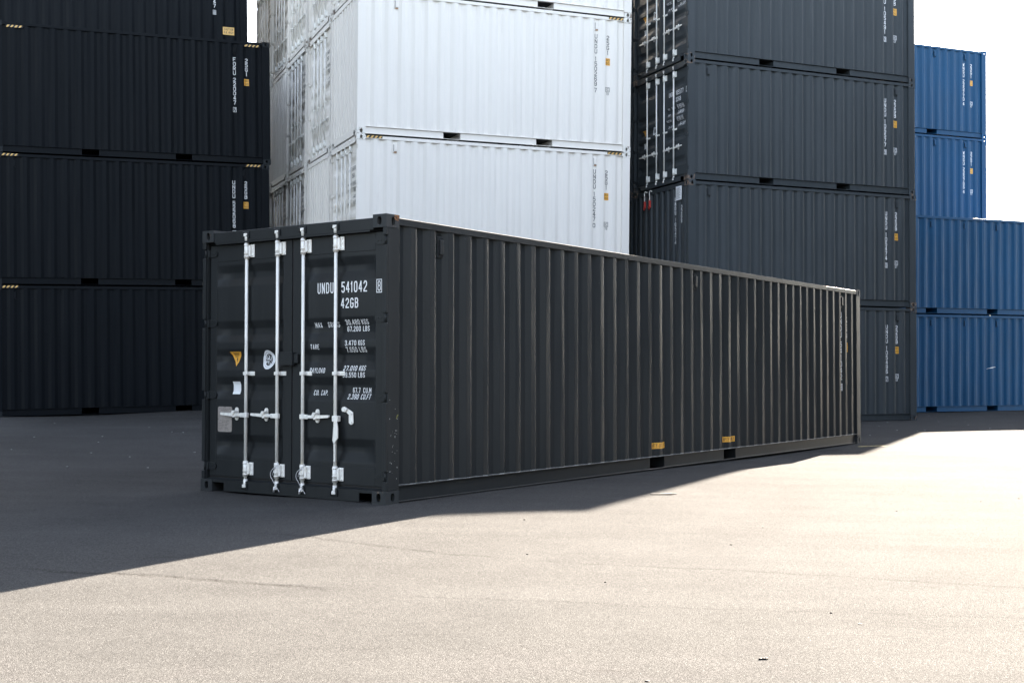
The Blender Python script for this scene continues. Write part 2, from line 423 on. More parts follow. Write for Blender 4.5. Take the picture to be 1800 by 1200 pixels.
BARS = (1.820, 1.392, 1.052, 0.635)
BU, BR = 0.024, 0.0158
def bar_core(bm, H, v):
    cyl(bm, (BU, v, 0.075), (BU, v, H - 0.078), BR, 14)
def bar_collar(bm, H, v, top):
    a, b = (H - 0.306, H - 0.156) if top else (0.168, 0.315)
    cyl(bm, (BU, v, a), (BU, v, b), 0.0245, 14)
    for w in (a + 0.02, b - 0.02, a + 0.055): cyl(bm, (BU, v, w - 0.005), (BU, v, w + 0.005), 0.0275, 14)
    box(bm, (0.040, v - 0.086, a + 0.012), (0.0535, v - 0.024, b - 0.012), 0.004, 2)
    box(bm, (0.022, v - 0.048, a + 0.02), (0.0405, v - 0.022, b - 0.02), 0.004, 1)
    for w in (a + 0.03, (a + b) / 2, b - 0.03): cyl(bm, (0.0345, v - 0.066, w), (0.0405, v - 0.066, w), 0.0085, 8)
def bar_mid(bm, v, w):
    box(bm, (0.004, v - 0.026, w - 0.017), (0.046, v + 0.026, w + 0.017), 0.006, 2)
    box(bm, (0.046, v - 0.095, w - 0.020), (0.0545, v + 0.01, w + 0.020), 0.003, 1)
    for d in (0.055, 0.078): cyl(bm, (0.040, v - d, w), (0.0462, v - d, w), 0.007, 8)
def bar_cam(bm, H, v, top):
    s_ = 1 if top else -1; w = H - 0.085 if top else 0.085
    cyl(bm, (BU, v, w - s_ * 0.055), (BU, v, w + s_ * 0.022), 0.020, 12, 0, 0.024)
    box(bm, (-0.004, v - 0.016, w - s_ * 0.006), (0.030, v + 0.020, w + s_ * 0.026), 0.005, 2)
    box(bm, (-0.006, v - 0.030, w + s_ * 0.004), (0.014, v - 0.014, w + s_ * 0.024), 0.004, 1)
def bar_keeper(bm, H, v, top):
    s_ = 1 if top else -1; w = H - 0.085 if top else 0.085
    box(bm, (-0.006, v - 0.052, w - s_ * 0.026), (0.011, v - 0.032, w + s_ * 0.030), 0.004, 2)
    box(bm, (-0.006, v + 0.026, w - s_ * 0.010), (0.011, v + 0.044, w + s_ * 0.030), 0.004, 2)
    box(bm, (0.0, v - 0.052, w + s_ * 0.030), (0.011, v + 0.044, w + s_ * 0.042), 0.004, 1)
def handle_geo(bm, v, w, sg):
    """lever from the bar towards sg (+1 = larger v = left in view)"""
    box(bm, (0.006, v - 0.026, w - 0.026), (0.040, v + 0.026, w + 0.022), 0.006, 2)
    box(bm, (0.008, v + sg * 0.022, w - 0.024), (0.020, v + sg * 0.078, w + 0.020), 0.008, 2)
    cyl(bm, (0.002, v + sg * 0.050, w), (0.024, v + sg * 0.050, w), 0.011, 10)
    box(bm, (0.012, v + sg * 0.070, w - 0.016), (0.024, v + sg * 0.17, w + 0.014), 0.005, 2)
    pts = [(v + sg * 0.16, w - 0.018), (v + sg * 0.345, w - 0.004), (v + sg * 0.352, w + 0.008), (v + sg * 0.345, w + 0.020), (v + sg * 0.16, w + 0.016)]
    prism(bm, pts, 0, 0.008, 0.024)
def catch_geo(bm, v, w):
    pts = []
    for i in range(9):
        t = math.pi * i / 8; pts.append((v + 0.024 * math.cos(t), w + 0.040 + 0.024 * math.sin(t)))
    for i in range(9):
        t = math.pi * i / 8; pts.append((v - 0.024 * math.cos(t), w - 0.040 - 0.024 * math.sin(t)))
    prism(bm, pts, 0, 0.046, 0.0545)
    prism(bm, [(v + 0.014, w + 0.034), (v - 0.020, w + 0.030), (v + 0.008, w - 0.012), (v + 0.036, w - 0.004)], 0, -0.004, 0.014)
    box(bm, (0.012, v - 0.018, w + 0.016), (0.046, v + 0.010, w + 0.034), 0.004, 1)
    box(bm, (0.000, v - 0.010, w - 0.034), (0.046, v + 0.014, w - 0.022), 0.004, 1)
    for q in (-0.044, 0.044): cyl(bm, (0.040, v, w + q), (0.0465, v, w + q), 0.010, 8)

def mk(fn, *a, name='fitting', mat='galv'):
    bm = bmesh.new(); fn(bm, *a); return to_mesh(name, bm, [M[mat]])

# ------------------------------------------------------------------ lettering and decals laid onto a relief
O_ = [(.25, 0), (.75, 0), (1, .14), (1, .86), (.75, 1), (.25, 1), (0, .86), (0, .14), (.25, 0)]
GLYPH = {
 '0': [O_], 'O': [O_], '1': [[(0, .80), (.62, 1), (.62, 0)]], 'I': [[(.5, 0), (.5, 1)]],
 '2': [[(0, .82), (.25, 1), (.75, 1), (1, .84), (1, .62), (0, .13), (0, 0), (1, 0)]],
 '3': [[(0, .86), (.25, 1), (.75, 1), (1, .86), (1, .64), (.72, .53), (.35, .53)], [(.72, .53), (1, .41), (1, .14), (.75, 0), (.25, 0), (0, .14)]],
 '4': [[(.74, 0), (.74, 1)], [(.66, 1), (0, .34), (0, .27), (1, .27)]],
 '5': [[(.95, 1), (.08, 1), (.04, .56), (.65, .62), (1, .48), (1, .15), (.75, 0), (.25, 0), (0, .14)]],
 '6': [[(1, .86), (.75, 1), (.25, 1), (0, .86), (0, .14), (.25, 0), (.75, 0), (1, .14), (1, .42), (.75, .56), (.1, .56)]],
 '7': [[(0, 1), (1, 1), (.42, 0)]],
 '8': [[(.25, .53), (.75, .53), (.95, .64), (.95, .88), (.75, 1), (.25, 1), (.05, .88), (.05, .64), (.25, .53)], [(.75, .53), (1, .41), (1, .14), (.75, 0), (.25, 0), (0, .14), (0, .41), (.25, .53)]],
 '9': [[(0, .14), (.25, 0), (.75, 0), (1, .14), (1, .86), (.75, 1), (.25, 1), (0, .86), (0, .58), (.25, .44), (.9, .44)]],
 'A': [[(0, 0), (.5, 1), (1, 0)], [(.2, .28), (.8, .28)]],
 'B': [[(0, 0), (0, 1), (.7, 1), (.95, .88), (.95, .65), (.7, .53), (.08, .53)], [(.7, .53), (1, .41), (1, .13), (.75, 0), (.06, 0)]],
 'C': [[(1, .84), (.75, 1), (.25, 1), (0, .86), (0, .14), (.25, 0), (.75, 0), (1, .16)]],
 'D': [[(0, 0), (0, 1), (.65, 1), (1, .82), (1, .18), (.65, 0), (.06, 0)]],
 'E': [[(1, 1), (0, 1), (0, 0), (1, 0)], [(.1, .52), (.8, .52)]], 'F': [[(1, 1), (0, 1), (0, 0)], [(.1, .50), (.8, .50)]],
 'G': [[(1, .84), (.75, 1), (.25, 1), (0, .86), (0, .14), (.25, 0), (.75, 0), (1, .14), (1, .46), (.55, .46)]],
 'H': [[(0, 0), (0, 1)], [(1, 0), (1, 1)], [(.08, .52), (.92, .52)]], 'K': [[(0, 0), (0, 1)], [(1, 1), (.08, .42)], [(.38, .58), (1, 0)]],
 'L': [[(0, 1), (0, 0), (1, 0)]], 'M': [[(0, 0), (0, 1), (.5, .35), (1, 1), (1, 0)]], 'N': [[(0, 0), (0, 1), (1, 0), (1, 1)]],
 'P': [[(0, 0), (0, 1), (.72, 1), (1, .87), (1, .60), (.72, .46), (.08, .46)]], 'R': [[(0, 0), (0, 1), (.72, 1), (1, .87), (1, .62), (.72, .50), (.08, .50)], [(.5, .48), (1, 0)]],
 'S': [[(1, .85), (.75, 1), (.25, 1), (0, .86), (0, .64), (.25, .53), (.75, .47), (1, .37), (1, .14), (.75, 0), (.25, 0), (0, .15)]],
 'T': [[(0, 1), (1, 1)], [(.5, .93), (.5, 0)]], 'U': [[(0, 1), (0, .14), (.25, 0), (.75, 0), (1, .14), (1, 1)]],
 'X': [[(0, 0), (1, 1)], [(0, 1), (1, 0)]], 'W': [[(0, 1), (.25, 0), (.5, .65), (.75, 0), (1, 1)]], 'Y': [[(0, 1), (.5, .5), (1, 1)], [(.5, .46), (.5, 0)]], '.': [[(.5, 0), (.5, .10)]]}
GW = {'1': .55, 'I': .3, '.': .22, ' ': .7, 'M': 1.2, 'W': 1.25, 'E': .9, 'L': .85, 'F': .9}

class Ink:
    """flat ink shapes in plane coordinates (a right, b up), then wrapped over a relief"""
    def __init__(s): s.bm = bmesh.new()
    def text(s, txt, a0, a1, b0, b1, bold=0.012, mat=0):
        """narrow sign-writer's capitals built from mitred strokes"""
        gap = 0.38; tot = sum(GW.get(c, 1.0) for c in txt) + gap * (len(txt) - 1); k = (a1 - a0) / tot; hgt = b1 - b0
        th = min(0.15 * hgt, 0.27 * k if len(txt) > 1 else (0.52 if txt == '1' else 0.24) * (a1 - a0)); x = a0
        for c in txt:
            cw = GW.get(c, 1.0) * k
            lines = []
            for line in GLYPH.get(c, []):
                cur = [line[0]]
                for i in range(1, len(line)):
                    cur.append(line[i])
                    if i < len(line) - 1:
                        ax, ay = line[i][0] - line[i - 1][0], line[i][1] - line[i - 1][1]; bx, by = line[i + 1][0] - line[i][0], line[i + 1][1] - line[i][1]
                        ax *= cw; bx *= cw; ay *= hgt; by *= hgt
                        if ax * bx + ay * by < -0.3 * math.hypot(ax, ay) * math.hypot(bx, by): lines.append(cur); cur = [line[i]]
                lines.append(cur)
            for si, line in enumerate(lines):
                P = [Vector((x + th / 2 + px * max(cw - th, 0.0), b0 + th / 2 + py * (hgt - th))) for px, py in line]
                closed = (P[0] - P[-1]).length < 1e-9; n = len(P); LR = []
                for i in range(n):
                    pa = P[i - 1] if i else (P[-2] if closed else None); pb = P[i + 1] if i < n - 1 else (P[1] if closed else None)
                    d0 = (P[i] - pa).normalized() if pa is not None else None; d1 = (pb - P[i]).normalized() if pb is not None else None
                    q = P[i].copy()
                    if d0 is None: d = d1; m = Vector((-d.y, d.x)) * th / 2; q -= d * th * .5
                    elif d1 is None: d = d0; m = Vector((-d.y, d.x)) * th / 2; q += d * th * .5
                    else:
                        n0, n1 = Vector((-d0.y, d0.x)), Vector((-d1.y, d1.x)); m = n0 + n1
                        m = (m.normalized() if m.length > 0.05 else n0); m = m * min(th / 2 / max(0.35, m.dot(n0)), th * 1.1)
                    LR.append((q + m, q - m))
                V = [(s.bm.verts.new((l.x, l.y, si * 0.00025)), s.bm.verts.new((r.x, r.y, si * 0.00025))) for l, r in LR]
                for A, B in zip(V, V[1:]): s.bm.faces.new((A[0], A[1], B[1], B[0])).material_index = mat
            x += cw + gap * k
    def poly(s, pts, mat=0, z=0.0):
        V = [s.bm.verts.new((a, b, z)) for a, b in pts]; s.bm.faces.new(V).material_index = mat
    def rect(s, a0, b0, a1, b1, mat=0, z=0.0): s.poly([(a0, b0), (a1, b0), (a1, b1), (a0, b1)], mat, z)
    def frame(s, a0, b0, a1, b1, t, mat=0):
        s.rect(a0, b0, a1, b0 + t, mat); s.rect(a0, b1 - t, a1, b1, mat); s.rect(a0, b0 + t, a0 + t, b1 - t, mat); s.rect(a1 - t, b0 + t, a1, b1 - t, mat)
    def wrap(s, axis, breaks, fn, name, mats):
        """cut at every bend of the relief along `axis` (0=a, 1=b), then map each vertex with fn(a, b, lift)"""
        lo = min(v.co[axis] for v in s.bm.verts); hi = max(v.co[axis] for v in s.bm.verts)
        for b in breaks:
            if lo < b < hi:
                pc = [0, 0, 0]; no = [0, 0, 0]; pc[axis] = b; no[axis] = 1
                bmesh.ops.bisect_plane(s.bm, geom=s.bm.verts[:] + s.bm.edges[:] + s.bm.faces[:], plane_co=pc, plane_no=no)
        for v in s.bm.verts: v.co = Vector(fn(v.co.x, v.co.y, v.co.z))
        me = bpy.data.meshes.new(name); s.bm.to_mesh(me); s.bm.free()
        for m in mats: me.materials.append(m)
        return me

LIFT = 0.0022
def side_wrap(ink, L, name, mats, flat=None):
    pr = side_profile(L)
    if flat is not None: return ink.wrap(0, [], lambda a, b, z: (a, flat - LIFT - z, b), name, mats)
    rp = rounded(pr)
    return ink.wrap(0, [p[0] for p in rp], lambda a, b, z: (a, prof_at(rp, a) - LIFT - z, b), name, mats)
def door_wrap(ink, H, name, mats):
    # a = reading direction = -v
    rp = rounded(door_profile(H), 0.012, 3)
    return ink.wrap(1, [p[0] for p in rp], lambda a, b, z: (prof_at(rp, b) - LIFT - z, -a, b), name, mats)
def end_wrap(ink, name, mats):
    rp = rounded(end_panel_profile(), 0.008, 2)
    return ink.wrap(0, [-p[0] for p in rp], lambda a, b, z: (prof_at(rp, -a) - LIFT - z, -a, b), name, mats)

def stack_text(ink, chars, ac, top, w=0.066, h=0.094, pitch=0.107, mat=0):
    b = top
    for c in chars:
        if c == ' ': b -= pitch * 0.5; continue
        if c.startswith('['):
            ink.frame(ac - w * 0.62, b - pitch * 1.08, ac + w * 0.62, b, 0.008, mat)
            ww = w * (0.35 if c[1] == '1' else 0.7)
            ink.text(c[1], ac - ww / 2, ac + ww / 2, b - pitch * 0.95, b - pitch * 0.15, 0.03, mat); b -= pitch * 1.2; continue
        ww = w * (0.35 if c in '1I' else 1.0)
        ink.text(c, ac - ww / 2, ac + ww / 2, b - h, b, 0.02, mat); b -= pitch
    return b

def uic_mark(ink, ac, top, num, mat=0):
    ink.frame(ac - 0.055, top - 0.10, ac + 0.055, top, 0.009, mat)
    ink.text('IC', ac - 0.034, ac + 0.036, top - 0.080, top - 0.022, 0.02, mat)
    ink.text(num, ac - 0.030, ac + 0.034, top - 0.165, top - 0.112, 0.02, mat)

# ------------------------------------------------------------------ the container
def container(pose, L, H, paintname, label, group, number=None, check=None, code=None, uic=None, boxed=True, end='door',
              ink='letter', stripes=None, vents=(), detail=1, side_text=True, inset=(0, 0, 0), pockets=True, name='shipping_container', textc=None):
    x, y, z, yaw, tilt, roll = pose
    a = Vector((math.cos(yaw) * math.cos(tilt), math.sin(yaw) * math.cos(tilt), math.sin(tilt)))
    b = Vector((-math.sin(yaw), math.cos(yaw), 0)); c = a.cross(b)
    b2 = b * math.cos(roll) + c * math.sin(roll); c2 = -b * math.sin(roll) + c * math.cos(roll)
    o = Vector((x, y, z)) + a * inset[0] + b2 * inset[1] + c2 * inset[2]
    root = bpy.data.objects.new(name, None); COL.objects.link(root); root.empty_display_size = 0.3
    root.matrix_world = Matrix(((a.x, b2.x, c2.x, o.x), (a.y, b2.y, c2.y, o.y), (a.z, b2.z, c2.z, o.z), (0, 0, 0, 1)))
    root['label'] = label; root['category'] = 'container'; root['group'] = group
    P = M[paintname]
    def add(nm, key, fn, mats=None, parent=None):
        return part(nm, cached(key, fn), parent or root, mats if mats is not None else [P])
    for iu in (0, 1):
        for iv in (0, 1):
            for iw in (0, 1):
                su, sv, sw = (1, -1)[iu], (1, -1)[iv], (1, -1)[iw]
                q = add('corner_casting', ('cast', su, sv, sw), lambda: casting_mesh(su, sv, sw), [M['c_' + paintname]])
                q.location = (L * iu, Wc * iv, H * iw)
            add('corner_post', ('post', H, iu, iv, L, end == 'door' and iu == 0), lambda: post_mesh(H, iu, iv, L, end == 'door' and iu == 0))
    pk = [(L / 2 - 1.21, L / 2 - 0.84), (L / 2 + 0.84, L / 2 + 1.21)] if pockets else []
    sides = []
    for far in (0, 1):
        add('top_side_rail', ('tr', L, H, far), lambda: rail_mesh(L, H, 'top', far, []))
        add('bottom_side_rail', ('br', L, far, bool(pk)), lambda: rail_mesh(L, H, 'bottom', far, pk))
        sides.append(add('side_panel', ('sp', L, H, far), lambda: side_panel_mesh(L, H, far)))
    add('roof', ('roof', L, H), lambda: roof_mesh(L, H)); add('floor', ('floor', L), lambda: floor_mesh(L), [M['dark']])
    add('end_panel', ('ep', H, L), lambda: end_panel_mesh(H, L))
    q = add('end_top_rail', ('etr', H), lambda: header_mesh(H, False)); q.matrix_local = Matrix.Translation((L, Wc, 0)) @ Matrix.Rotation(math.pi, 4, 'Z')
    q = add('end_bottom_rail', ('ebr',), lambda: sill_mesh(False)); q.matrix_local = Matrix.Translation((L, Wc, 0)) @ Matrix.Rotation(math.pi, 4, 'Z')
    doors = []
    if end == 'door':
        add('door_header', ('dh', H), lambda: header_mesh(H)); add('door_sill', ('ds',), lambda: sill_mesh())
        add('door_gasket', ('dg', H), lambda: gasket_mesh(H), [M['dark']])
        doors.append(add('door', ('door', H, 0), lambda: door_mesh(H, 0.065, 1.2095, 0.175, 1.075)))
        doors.append(add('door', ('door', H, 1), lambda: door_mesh(H, 1.2305, Wc - 0.065, 1.345, Wc - 0.160)))
        if detail >= 1:
            for s_, d in enumerate(doors):
                for kk in (0.095, 0.367, 0.642, 0.911):
                    add('hinge', ('hinge', H, s_, kk), lambda: hinge_mesh(s_, H * kk), None, d)
        for i, v in enumerate(BARS):
            if detail >= 2:
                bar = part('locking_bar', cached(('barc', H, v), lambda: mk(bar_core, H, v, name='locking_bar')), root)
                for t in (0, 1):
                    part('bar_bracket', cached(('coll', H, v, t), lambda: mk(bar_collar, H, v, t, name='bar_bracket')), bar)
                    part('cam', cached(('cam', H, v, t), lambda: mk(bar_cam, H, v, t, name='cam')), bar)
                    add('cam_keeper', ('keep', H, v, t), lambda: mk(bar_keeper, H, v, t, name='cam_keeper', mat='charcoal'))
                part('guide_bracket', cached(('mid', v), lambda: mk(bar_mid, v, 1.165, name='guide_bracket')), bar)
                if i < 3:
                    sg = -1 if i == 2 else 1
                    part('handle', cached(('hd', v), lambda: mk(handle_geo, v, 0.762, sg, name='handle')), bar)
                    part('handle_catch', cached(('ct', v), lambda: mk(catch_geo, v + sg * (0.17 if i else 0.155), 0.770, name='handle_catch')), bar)
                HERO_BARS.append(bar)
            else:
                def whole():
                    bm = bmesh.new(); bar_core(bm, H, v); bar_collar(bm, H, v, 1); bar_collar(bm, H, v, 0); bar_mid(bm, v, 1.165)
                    bar_cam(bm, H, v, 1); bar_cam(bm, H, v, 0)
                    sg = -1 if i >= 2 else 1
                    handle_geo(bm, v, 0.762, sg); catch_geo(bm, v + sg * 0.16, 0.77)
                    return to_mesh('locking_bar', bm, [M['galv']])
                part('locking_bar', cached(('barw', H, v), whole), root)
        if number and detail >= 1: door_ink(root, doors, H, number, check, code, ink, L, detail)
    else:
        add('end_panel', ('epn', H), lambda: end_panel_mesh(H))
        add('end_top_rail', ('etr', H), lambda: header_mesh(H, False)); add('end_bottom_rail', ('ebr',), lambda: sill_mesh(False))
    # side marks
    sp = sides[0]
    if side_text and number:
        c1, c2 = (L - 0.83, L - 0.55) if textc is None else textc
        e_ = H - 0.41
        for nm_, chars in (('owner_lettering', list(number[:4])), ('number_lettering', list(number[5:])), ('check_digit', ['[' + check] if boxed else [check])):
            k = Ink(); e_ = stack_text(k, chars, c1, e_) - (0.053 if nm_[0] == 'o' else 0.05 if boxed else 0.03)
            part(nm_, side_wrap(k, L, nm_, [M[ink]]), sp)
        k = Ink(); stack_text(k, list(code), c2, H - 0.42); part('size_code_lettering', side_wrap(k, L, 'size_code_lettering', [M[ink]]), sp)
        if uic:
            k = Ink(); uic_mark(k, c2, H - 1.53, uic); part('approval_mark', side_wrap(k, L, 'approval_mark', [M[ink]]), sp)
        k = Ink(); t = H - 0.905
        k.rect(c2 - 0.058, t - 0.155, c2 + 0.058, t, 0)
        for (ca, cb, ww, hh) in ((c2 - 0.045, t - 0.060, 0.030, 0.040), (c2 - 0.005, t - 0.060, 0.048, 0.040), (c2 - 0.045, t - 0.135, 0.038, 0.045), (c2 + 0.008, t - 0.135, 0.034, 0.045)):
            k.frame(ca, cb, ca + ww, cb + hh, 0.007, 1)
        for f in k.bm.faces:
            if f.material_index == 1:
                for v in f.verts: v.co.z = 0.0012 + (v.co.z % 0.001)
        part('sticker', side_wrap(k, L, 'sticker', [M['yellow'], M['blackdecal']]), sp)
    for u in vents:
        vent(root, L, H, u, P, paintname == 'white')
        if paintname == 'white':
            k = Ink(); w = H - 0.335; k.poly([(u - 0.030, w), (u + 0.036, w - 0.002), (u + 0.030, w + 0.022), (u - 0.022, w + 0.018)])
            part('rust_mark', side_wrap(k, L, 'rust_mark', [M['tan']], flat=0.0275), root)
    if stripes:
        for (s0, s1) in stripes['u']:
            k = Ink(); w1 = H - stripes['drop']; w0 = w1 - 0.052; k.rect(s0, w0, s1, w1, 0)
            n = 4; p = (s1 - s0) / n
            for i in range(n):
                a0 = s0 + p * i
                k.poly([(a0 + 0.002, w0 + 0.002), (a0 + p * 0.48, w0 + 0.002), (min(a0 + p * 0.95, s1), w1 - 0.002), (a0 + p * 0.45, w1 - 0.002)], 1, 0.0012)
            part('hazard_sticker', side_wrap(k, L, 'hazard_sticker', [M['blackdecal'], M['hazard']], flat=0.0035), root)
    return root, sp, doors

def vent(root, L, H, u, P, white=False):
    def build():
        bm = bmesh.new()
        box(bm, (-0.042, 0.0455, -0.10), (0.042, 0.030, 0.10), 0.004, 2)
        box(bm, (-0.022, 0.030, -0.070), (0.036, 0.012, 0.070), 0.007, 3)
        box(bm, (-0.036, 0.0302, -0.074), (-0.0225, 0.026, 0.066), 0, 1, 1)  # dark strips stand in for shade left of and below the cover
        box(bm, (-0.020, 0.0302, -0.086), (0.036, 0.026, -0.0705), 0, 1, 1)
        for q in (-0.030, 0.030):
            for w in (-0.092, 0.090): cyl(bm, (q, 0.030, w), (q, 0.026, w), 0.005, 8)
        return to_mesh('vent', bm, [M['charcoal'], M['ventshade']])
    o = part('vent', cached('vent', build), root, [P, M['ventshade_pale'] if white else None]); o.location = (u, 0, H - 0.235)

def door_ink(root, doors, H, number, check, code, ink, L, detail):
    hero = detail >= 2; k = Ink(); dz = H - 2.591; s = 0.055
    own, num = number[:4], number[5:]
    def flush(nm='lettering'):
        nonlocal k
        part(nm, door_wrap(k, H, nm, [M[ink]]), doors[0]); k = Ink()
    def T(t, v0, v1, w0, w1, bold=0.012):   # v0 left edge, v1 right edge (v decreases to the right)
        k.text(t, -(v0 + s), -(v1 + s), w0, w1, bold)
        if hero: flush()
    T(own, 0.842, 0.640, 1.908 + dz, 2.008 + dz, 0.014)
    if not hero: flush('owner_lettering')
    T(num, 0.541, 0.226, 1.908 + dz, 2.008 + dz, 0.014)
    if not hero: flush('number_lettering')
    T(code, 0.545, 0.332, 1.765 + dz, 1.857 + dz, 0.014)
    if not hero: flush('size_code_lettering')
    Y = [('MAX', 0.900, 0.812, 1.594), ('GROSS', 0.735, 0.590, 1.594), ('30.480', 0.508, 0.335, 1.612), ('KGS', 0.312, 0.229, 1.612), ('67.200', 0.498, 0.335, 1.551), ('LBS', 0.305, 0.227, 1.551),
         ('TARE', 0.932, 0.822, 1.390), ('3.470', 0.494, 0.355, 1.421), ('KGS', 0.330, 0.252, 1.421), ('7.650', 0.488, 0.352, 1.360), ('LBS', 0.327, 0.241, 1.360),
         ('PAYLOAD', 0.939, 0.745, 1.170), ('27.010', 0.516, 0.350, 1.190), ('KGS', 0.322, 0.246, 1.190), ('59.550', 0.520, 0.355, 1.129), ('LBS', 0.330, 0.248, 1.129),
         ('CU.', 0.912, 0.846, 0.963), ('CAP.', 0.818, 0.733, 0.963), ('67.7', 0.426, 0.335, 0.989), ('CU.M', 0.300, 0.202, 0.989), ('2.390', 0.470, 0.340, 0.931), ('CU.FT', 0.310, 0.192, 0.931)]
    for t, v0, v1, w0 in Y:
        if not hero: t = {'3.470': '2.180', '7.650': '4.806', '27.010': '28.300', '59.550': '62.394', '67.7': '33.2', '2.390': '1.172'}.get(t, t)
        w0 = w0 if hero else 1.594 + (w0 - 1.594) * 0.62 + (0.04 if w0 > 0 else 0)
        T(t, v0, v1, w0 + dz, w0 + 0.047 + dz, 0.010)
    if not hero: flush('data_lettering')
    # check digit sits on the flat door frame
    k = Ink(); s2 = 0.050
    k.frame(-(0.114 + s2), 1.892 + dz, -(0.048 + s2), 2.014 + dz, 0.007)
    k.text(check or '8', -(0.099 + s2), -(0.063 + s2), 1.908 + dz, 1.998 + dz, 0.014)
    me = k.wrap(0, [], lambda a, b, z: (0.055 - 0.0016, -a, b), 'lettering', [M[ink]])
    part('lettering', me, doors[0])
    # left door stickers
    D = doors[1]; s = 0.060
    k = Ink(); k.poly([(-(2.047 + s), 1.380 + dz), (-(1.960 + s), 1.236 + dz), (-(1.886 + s), 1.380 + dz)], 0)
    if hero:
        for w, a_, b_ in ((1.362, 2.005, 1.925), (1.352, 2.000, 1.930), (1.341, 1.995, 1.935), (1.328, 1.990, 1.945)): k.rect(-(a_ + s), w, -(b_ + s), w + 0.005, 1, 0.0012)
        k.poly([(-(1.966 + s), 1.318), (-(1.957 + s), 1.270), (-(1.949 + s), 1.318)], 1, 0.0012)
    part('warning_sticker', door_wrap(k, H, 'warning_sticker', [M['yellow'], M['blackdecal']]), D, label='orange triangular warning sticker')
    k = Ink(); ca, cb = -(1.512 + s), 1.298 + dz
    def ov(ra, rb, n=28): return [(ca + ra * math.cos(2 * math.pi * i / n), cb + rb * math.sin(2 * math.pi * i / n)) for i in range(n)]
    k.poly(ov(0.082, 0.092), 0)
    if hero:
        k.poly(ov(0.047, 0.058), 1, 0.0012)
        rr = random.Random(3)
        for i in range(26):
            t = rr.uniform(0, 6.283); q = math.sqrt(rr.uniform(0, 0.72)); x0, y0 = ca + 0.046 * q * math.cos(t), cb + 0.056 * q * math.sin(t)
            l_, an = rr.uniform(0.006, 0.014), rr.choice((0.2, 1.3, 2.2, 0.9)); dx, dy = l_ * math.cos(an), l_ * math.sin(an)
            k.poly([(x0 - dx - dy * .28, y0 - dy + dx * .28), (x0 + dx - dy * .28, y0 + dy + dx * .28), (x0 + dx + dy * .28, y0 + dy - dx * .28), (x0 - dx + dy * .28, y0 - dy - dx * .28)], 0, 0.0024)
        for i in range(30):
            t = 2 * math.pi * i / 30
            if 0.3 < (t / math.pi) % 2 < 1.9:
                x0, y0 = ca + 0.064 * math.cos(t), cb + 0.074 * math.sin(t); k.rect(x0 - 0.0022, y0 - 0.004, x0 + 0.0022, y0 + 0.004, 1, 0.0012)
    else: k.poly(ov(0.047, 0.058, 14), 1, 0.0012)
    part('approval_sticker', door_wrap(k, H, 'approval_sticker', [M['whitedecal'], M['blackdecal']]), D, label='white oval sticker with black emblem')
    k = Ink(); k.rect(-(2.012 + s), 0.962 + dz, -(1.905 + s), 1.086 + dz)
    part('sticker', door_wrap(k, H, 'sticker', [M['whitedecal']]), D)
    if hero:
        bm = bmesh.new(); v0, v1, w0, w1, c = 2.252, 2.052, 0.589, 0.837, 0.012
        pts = [(v0, w0 + c), (v0 - c, w0), (v1 + c, w0), (v1, w0 + c), (v1, (w0 + w1) / 2 - .008), (v1 + .008, (w0 + w1) / 2), (v1, (w0 + w1) / 2 + .008), (v1, w1 - c), (v1 + c, w1), ((v0 + v1) / 2 - .01, w1), ((v0 + v1) / 2, w1 - .008), ((v0 + v1) / 2 + .01, w1), (v0 - c, w1), (v0, w1 - c),
               (v0, (w0 + w1) / 2 + .008), (v0 - .008, (w0 + w1) / 2), (v0, (w0 + w1) / 2 - .008)]
        prism(bm, pts, 0, 0.0535, 0.0590)
        def bar_(a0, b0, a1, b1): bm.faces.new([bm.verts.new((0.0526, -a, b)) for a, b in ((a0, b0), (a1, b0), (a1, b1), (a0, b1))]).material_index = 1
        rr = random.Random(5); w = w1 - 0.022
        for i, (a_, b_) in enumerate(((.02, .18), (.04, .16), (.07, .14), (0, 0), (0, 0), (.10, .19), (.10, .18), (0, 0), (.03, .16), (.06, .14), (.01, .08), (.01, .085), (.01, .08), (.01, .08), (.01, .08))):
            if b_: 
                x0 = a_
                while x0 < b_:
                    l_ = rr.uniform(0.008, 0.026); bar_(-v0 + x0, w, -v0 + min(x0 + l_, b_), w + 0.0045); x0 += l_ + 0.004
            if i > 9: bar_(-v0 + .10, w, -v0 + .10 + rr.uniform(.02, .06), w + 0.0045)
            w -= 0.0148
        part('approval_plate', to_mesh('approval_plate', bm, [M['plate'], M['ptext']]), D, label='grey metal plate riveted to the left door')

HERO_BARS = []
# poses: near-left-bottom corner (x, y, z), yaw, tilt along the length, roll
S_HERO = (-1.11712, 10.94371, 0.0, 0.9561, -0.00982, -0.00823)
S_LEFT = (-11.24803, 26.92688, 0.00255, 0.39016, 0.01402, -0.00248)
S_WHITE = (-3.15543, 24.63211, -0.01651, 0.36393, -0.0023, 0.02012)
S_DARK = (3.71113, 26.08748, -0.07747, 0.39461, -0.00498, -0.00645)
S_BLUE = (9.19183, 31.68078, -0.0937, 0.38529, -0.00131, 0.002)
S_BLUEB = (8.43206, 34.2339, 0.05936, 0.38103, -0.00211, -0.00094)
L40, L20, H8, H9 = 12.192, 6.058, 2.591, 2.896

